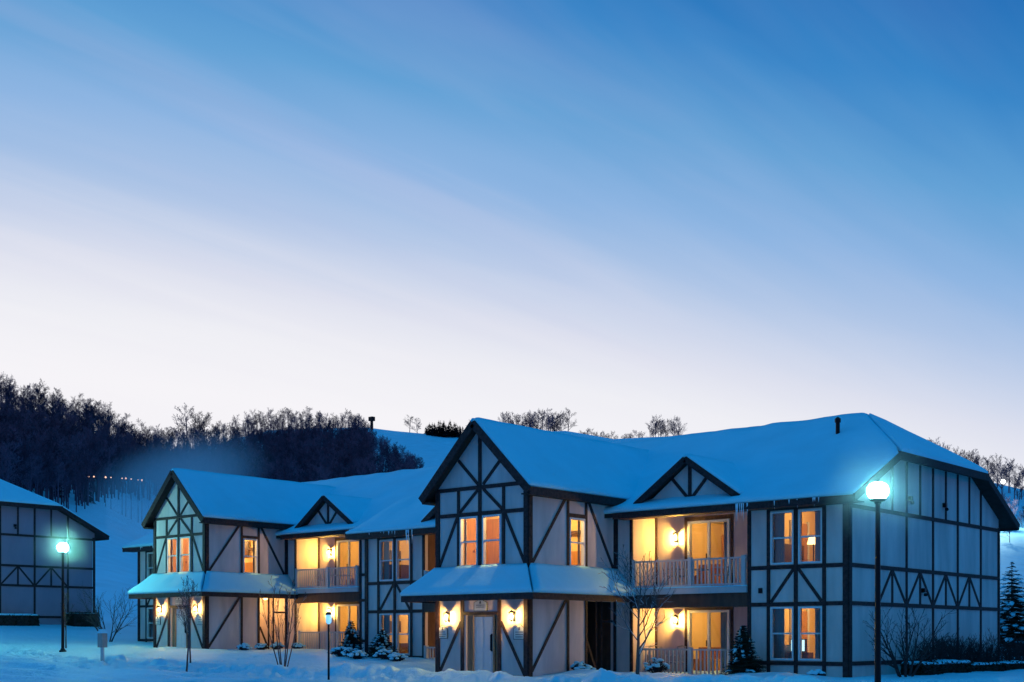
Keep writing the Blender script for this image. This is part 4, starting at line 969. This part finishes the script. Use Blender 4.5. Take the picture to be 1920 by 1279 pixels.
near_tree('bare_shrub', G(-31.0, 1.0), 2.6, .04, 16, 'dark bare shrub behind the pale marker post', 'shrub', BUSH, 'bark', stems=7)
near_tree('bare_shrub', G(-33.5, 6.5), 2.0, .04, 26, 'low dark bush beyond the left end of the farther lodge', 'shrub', BUSH, 'dry_stem', stems=9)
near_tree('bare_shrub', G(11.6, 1.2), 2.1, .045, 17, 'dark bare shrub at the corner of the right gable end', 'shrub', BUSH, 'dry_stem', stems=6)
# dry shrubs and hedge along the gable end
for i in range(13):
    y = 3.6 + i * .66; rg = random.Random(300 + i)
    near_tree('dry_shrub', G(11.15 + rg.uniform(-.1, .15), y), rg.uniform(.85, 1.25), .022, 300 + i, nth(i) + ' dry upright shrub from the front in the row along the right gable end', 'shrub', dict(BUSH, fan=.25), 'dry_stem', stems=9, group='dry shrubs along the gable end')
for i in range(9):
    rg = random.Random(340 + i); near_tree('dry_shrub', G(10.5 + i * .28, 13.2 + i * .35), rg.uniform(.8, 1.2), .02, 340 + i, nth(i) + ' dry shrub from the wall in the snow past the right gable end', 'shrub', dict(BUSH, fan=.3), 'dry_stem', stems=8, group='dry shrubs past the gable end')
def low_hedge(loc, lx, ly, h, seed, label, snowh=.10, group=None, name='hedge'):
    """clipped evergreen hedge block with a cap of snow"""
    t = thing(name, loc, label, 'hedge', group); rg = random.Random(seed); mb = MB()
    for i in range(int(900 * lx * ly + 500)):
        f = rg.choice('tlrfb'); a, b, c = rg.uniform(-lx / 2, lx / 2), rg.uniform(-ly / 2, ly / 2), rg.uniform(-.1, h)
        if f == 't': c = h
        elif f == 'l': a = -lx / 2
        elif f == 'r': a = lx / 2
        elif f == 'f': b = -ly / 2
        else: b = ly / 2
        p = Vector((a, b, c)) + Vector((rg.gauss(0, .03), rg.gauss(0, .03), rg.gauss(0, .03))); q = Vector((rg.gauss(0, 1), rg.gauss(0, 1), rg.gauss(0, 1))).normalized() * .07; w = Vector((rg.gauss(0, 1), rg.gauss(0, 1), rg.gauss(0, 1))).normalized() * .03
        mb.add([p - q, p + w, p + q, p - w], [(0, 1, 2, 3)])
    mb.build('foliage', 'needles', t, fix=False)
    MB().box(-lx / 2 + .04, lx / 2 - .04, -ly / 2 + .04, ly / 2 - .04, -.2, h - .04).build('inner_twigs', 'dry_stem', t)
    sn = MB(); patch(sn, lambda u, v: Vector((-lx / 2 + u, -ly / 2 + v, h - .02)), (0, 0, 1), steps(lx, .12, .2), steps(ly, .12, .2), snowh, ('u0', 'u1', 'v0', 'v1'), .06, .18, seed)
    sn.build('snow_cap', 'snow', t, smooth=True)
low_hedge(G(11.35, 4.1), .7, 3.6, .30, 61, 'low hedge with snow cap near the front of the right gable end')
low_hedge(G(11.3, 8.9), .6, 5.6, .28, 62, 'long low hedge with patchy snow at the back of the right gable end', .07)
low_hedge(G(-40.3, -1.5), .8, 7, .55, 63, 'dark hedge with snow along the far left lodge')
low_hedge(G(-40.2, 4.9), 1.0, 1.6, .75, 64, 'dark rounded bush at the right corner of the far left lodge', .03)

def conifer(loc, h, rw, seed, label, snow=.5, layers=None, name='spruce_tree', cat='tree', dens=1.0, group=None):
    t = thing(name, loc, label, cat, group); rg = random.Random(seed); nd_ = MB(); sn = MB(); layers = layers or int(h * 5)
    MB().tube([(0, 0, -.3), (0, 0, h * .97)], [.035 * h * .6 + .02, .01], 7).build('trunk', 'bark', t, smooth=True)
    for L in range(layers):
        f = (L + .5) / layers; z = h * (.05 + .93 * f); rr = rw * (1 - f) ** .85 + .06; n = max(5, int(13 * dens * (1 - .6 * f)))
        for b in range(n):
            a = 6.283 * (b + rg.random()) / n; l = rr * rg.uniform(.7, 1.1) * (1 + .45 * mnoise.noise(Vector((math.cos(a) * 1.3, math.sin(a) * 1.3, f * 3 + seed)))); c = Vector((math.cos(a), math.sin(a), 0)); sd = Vector((-c.y, c.x, 0)); droop = rg.uniform(.12, .42)
            base = Vector((0, 0, z + rg.uniform(-.04, .04) * h * .3)); m_ = 9
            axis = [base + c * (l * i / m_) + Vector((0, 0, -droop * l * (i / m_) ** 1.3 + .16 * l * (i / m_) ** 3)) for i in range(m_ + 1)]
            for i in range(1, m_ + 1):
                for k in range(3):
                    wv = (.34 * l * (1 - .65 * i / m_) + .03) * rg.uniform(.6, 1.1); sg = 1 if k % 2 else -1
                    tip = axis[i] + sd * wv * sg + c * wv * .55 + Vector((0, 0, rg.uniform(-.28, .02) * wv)); e = (c * .22 + Vector((0, 0, .06))) * wv * .5 + Vector((0, 0, .012))
                    nd_.add([axis[i] - e * .5, axis[i] + e, tip + e * .15, tip - e * .25], [(0, 1, 2, 3)])
            if rg.random() < snow:
                i0 = rg.uniform(.35, .6); i1 = rg.uniform(.8, 1.0); w = l * rg.uniform(.10, .20); th = .03 + .05 * rg.random() * min(1, h / 2)
                g_ = lambda q: axis[min(m_, int(q * m_))]
                pth = [g_(i0) + Vector((0, 0, .0)), g_((i0 + i1) / 2) + Vector((0, 0, th)), g_(i1) + Vector((0, 0, .0))]
                ring = []
                for pi, (pp, ww_) in enumerate(zip(pth, (.4, 1.0, .45))): ring.append([pp + sd * w * ww_ * math.cos(j * 1.0472) + Vector((0, 0, 1)) * th * ww_ * math.sin(j * 1.0472) * 1.2 for j in range(6)])
                vs = [x for r_ in ring for x in r_]; fs = [(a_ * 6 + j, a_ * 6 + (j + 1) % 6, a_ * 6 + 6 + (j + 1) % 6, a_ * 6 + 6 + j) for a_ in range(2) for j in range(6)] + [(5, 4, 3, 2, 1, 0), (12, 13, 14, 15, 16, 17)]
                sn.add(vs, fs)
    nd_.build('needles', 'needles', t, fix=False)['kind'] = 'stuff'
    if sn.v: sn.build('snow', 'snow', t, smooth=True)['kind'] = 'stuff'
    return t
conifer(G(7.34, -.75, -.05), 1.52, .50, 71, 'small dark spruce with snow tufts beside the right bay', .13, 26, dens=1.9)
conifer(G(-8.2, -1.15, -.05), 1.15, .66, 72, 'small snow-laden spruce under the middle bay window', .22, 18, dens=1.7)
conifer(G(-10.9, -.35, -.05), 1.45, .55, 73, 'small snowy spruce at the corner beside the farther patio', .25, 20, dens=1.6)
conifer((4.97, 28.5, hgt(4.97, 28.5) - .2), 4.9, 1.9, 74, 'tall spruce with snowy boughs behind the right gable end', .35, 24, dens=1.3)
conifer((2.2, 36.5, hgt(2.2, 36.5) - .2), 4.0, 1.6, 75, 'darker spruce behind the tall snowy spruce', .35, 16, dens=1.2)

def snow_shrub(loc, r, h, seed, label, group=None):
    t = thing('low_shrub', loc, label, 'shrub', group); rg = random.Random(seed); mb = MB(); sn = MB()
    for i in range(70):
        a = rg.uniform(0, 6.283); q = math.sqrt(rg.random()); tip = Vector((math.cos(a) * r * q, math.sin(a) * r * q, h * (1.05 - .6 * q * q) * rg.uniform(.7, 1)))
        mb.tube([tip * .12 + Vector((0, 0, -.1)), tip * .6 + Vector((0, 0, .03)), tip], [.010, .008, .004], 3, cap=False)
        for k in range(6):
            p = tip * rg.uniform(.55, 1.02); w = Vector((rg.gauss(0, 1), rg.gauss(0, 1), rg.gauss(0, .6))).normalized() * .055; e = Vector((rg.gauss(0, 1), rg.gauss(0, 1), rg.gauss(0, 1))).normalized() * .022
            mb.add([p - w, p + e, p + w, p - e], [(0, 1, 2, 3)])
        if rg.random() < .42:
            s_ = rg.uniform(.05, .11); sn.lathe([(s_ * .5, -.02), (s_, .0), (s_ * .85, .035), (s_ * .35, .055)], 7, tip)
    mb.build('twigs', 'dry_stem', t, fix=False); sn.build('snow', 'snow', t, smooth=True)
for i, (x, y, r, h) in enumerate(((-9.9, -1.7, .5, .40), (-9.1, -1.9, .45, .35), (-8.4, -2.2, .4, .32), (-7.2, -1.9, .45, .38), (-6.5, -2.0, .4, .30))):
    snow_shrub(G(x, y, -.03), r, h, 400 + i, nth(i) + ' low snow-covered shrub from the left under the middle bay windows', 'shrubs under the middle bay')
snow_shrub(G(4.15, -.75, -.03), .42, .52, 420, 'snow-capped shrub in front of the nearest patio railing')
snow_shrub(G(9.75, -.7, -.04), .25, .18, 421, 'tiny shrub poking out of the snow by the right corner post')
for i, (x, y) in enumerate(((2.5, -2.6), (2.35, -2.2))): snow_shrub(G(x, y, -.03), .3, .34, 430 + i, ('nearer', 'farther')[i] + ' dry twiggy shrub against the right side of the nearest wing', 'shrubs beside the nearest wing')
for i, (x, y) in enumerate(((-18.9, 1.4), (-18.8, 2.2), (-18.6, .2), (-18.2, 2.9))): snow_shrub(G(x, y, -.03), .32, .32, 440 + i, ('second', 'third', 'first', 'fourth')[i] + ' low shrub from the left along the side of the farther wing', 'shrubs beside the farther wing')

# ================================================================== snow-gun mist drifting before the forest
x, y = at(330, 205); zc = CAM.z + (HOR - 908) / FPX * 200
me = MB().lathe([(.02, -1), (.5, -.87), (.87, -.5), (1, 0), (.87, .5), (.5, .87), (.02, 1)], 24).mesh('mist', True)
mo = link('mist', me, None, None, (x, y, zc), (0, R(-16), YAW), (17, 10, 8)); tag(mo, 'thin blue cloud of blown snow drifting before the forest', 'mist', kind='stuff')
m = bpy.data.materials.new('mist'); m.use_nodes = True; T = m.node_tree
for n in list(T.nodes): T.nodes.remove(n)
o = T.nodes.new('ShaderNodeOutputMaterial'); pv = T.nodes.new('ShaderNodeVolumePrincipled'); pv.inputs['Color'].default_value = (.95, .97, 1, 1)
c = T.nodes.new('ShaderNodeTexCoord'); ln_ = T.nodes.new('ShaderNodeVectorMath'); ln_.operation = 'LENGTH'; T.links.new(c.outputs['Object'], ln_.inputs[0])
mr = T.nodes.new('ShaderNodeMapRange'); mr.interpolation_type = 'SMOOTHSTEP'; mr.inputs['From Min'].default_value = 1.0; mr.inputs['From Max'].default_value = .1; mr.inputs['To Max'].default_value = .11
T.links.new(ln_.outputs['Value'], mr.inputs[0])
T.links.new(mr.outputs[0], pv.inputs['Density']); T.links.new(pv.outputs[0], o.inputs['Volume']); me.materials.append(m)
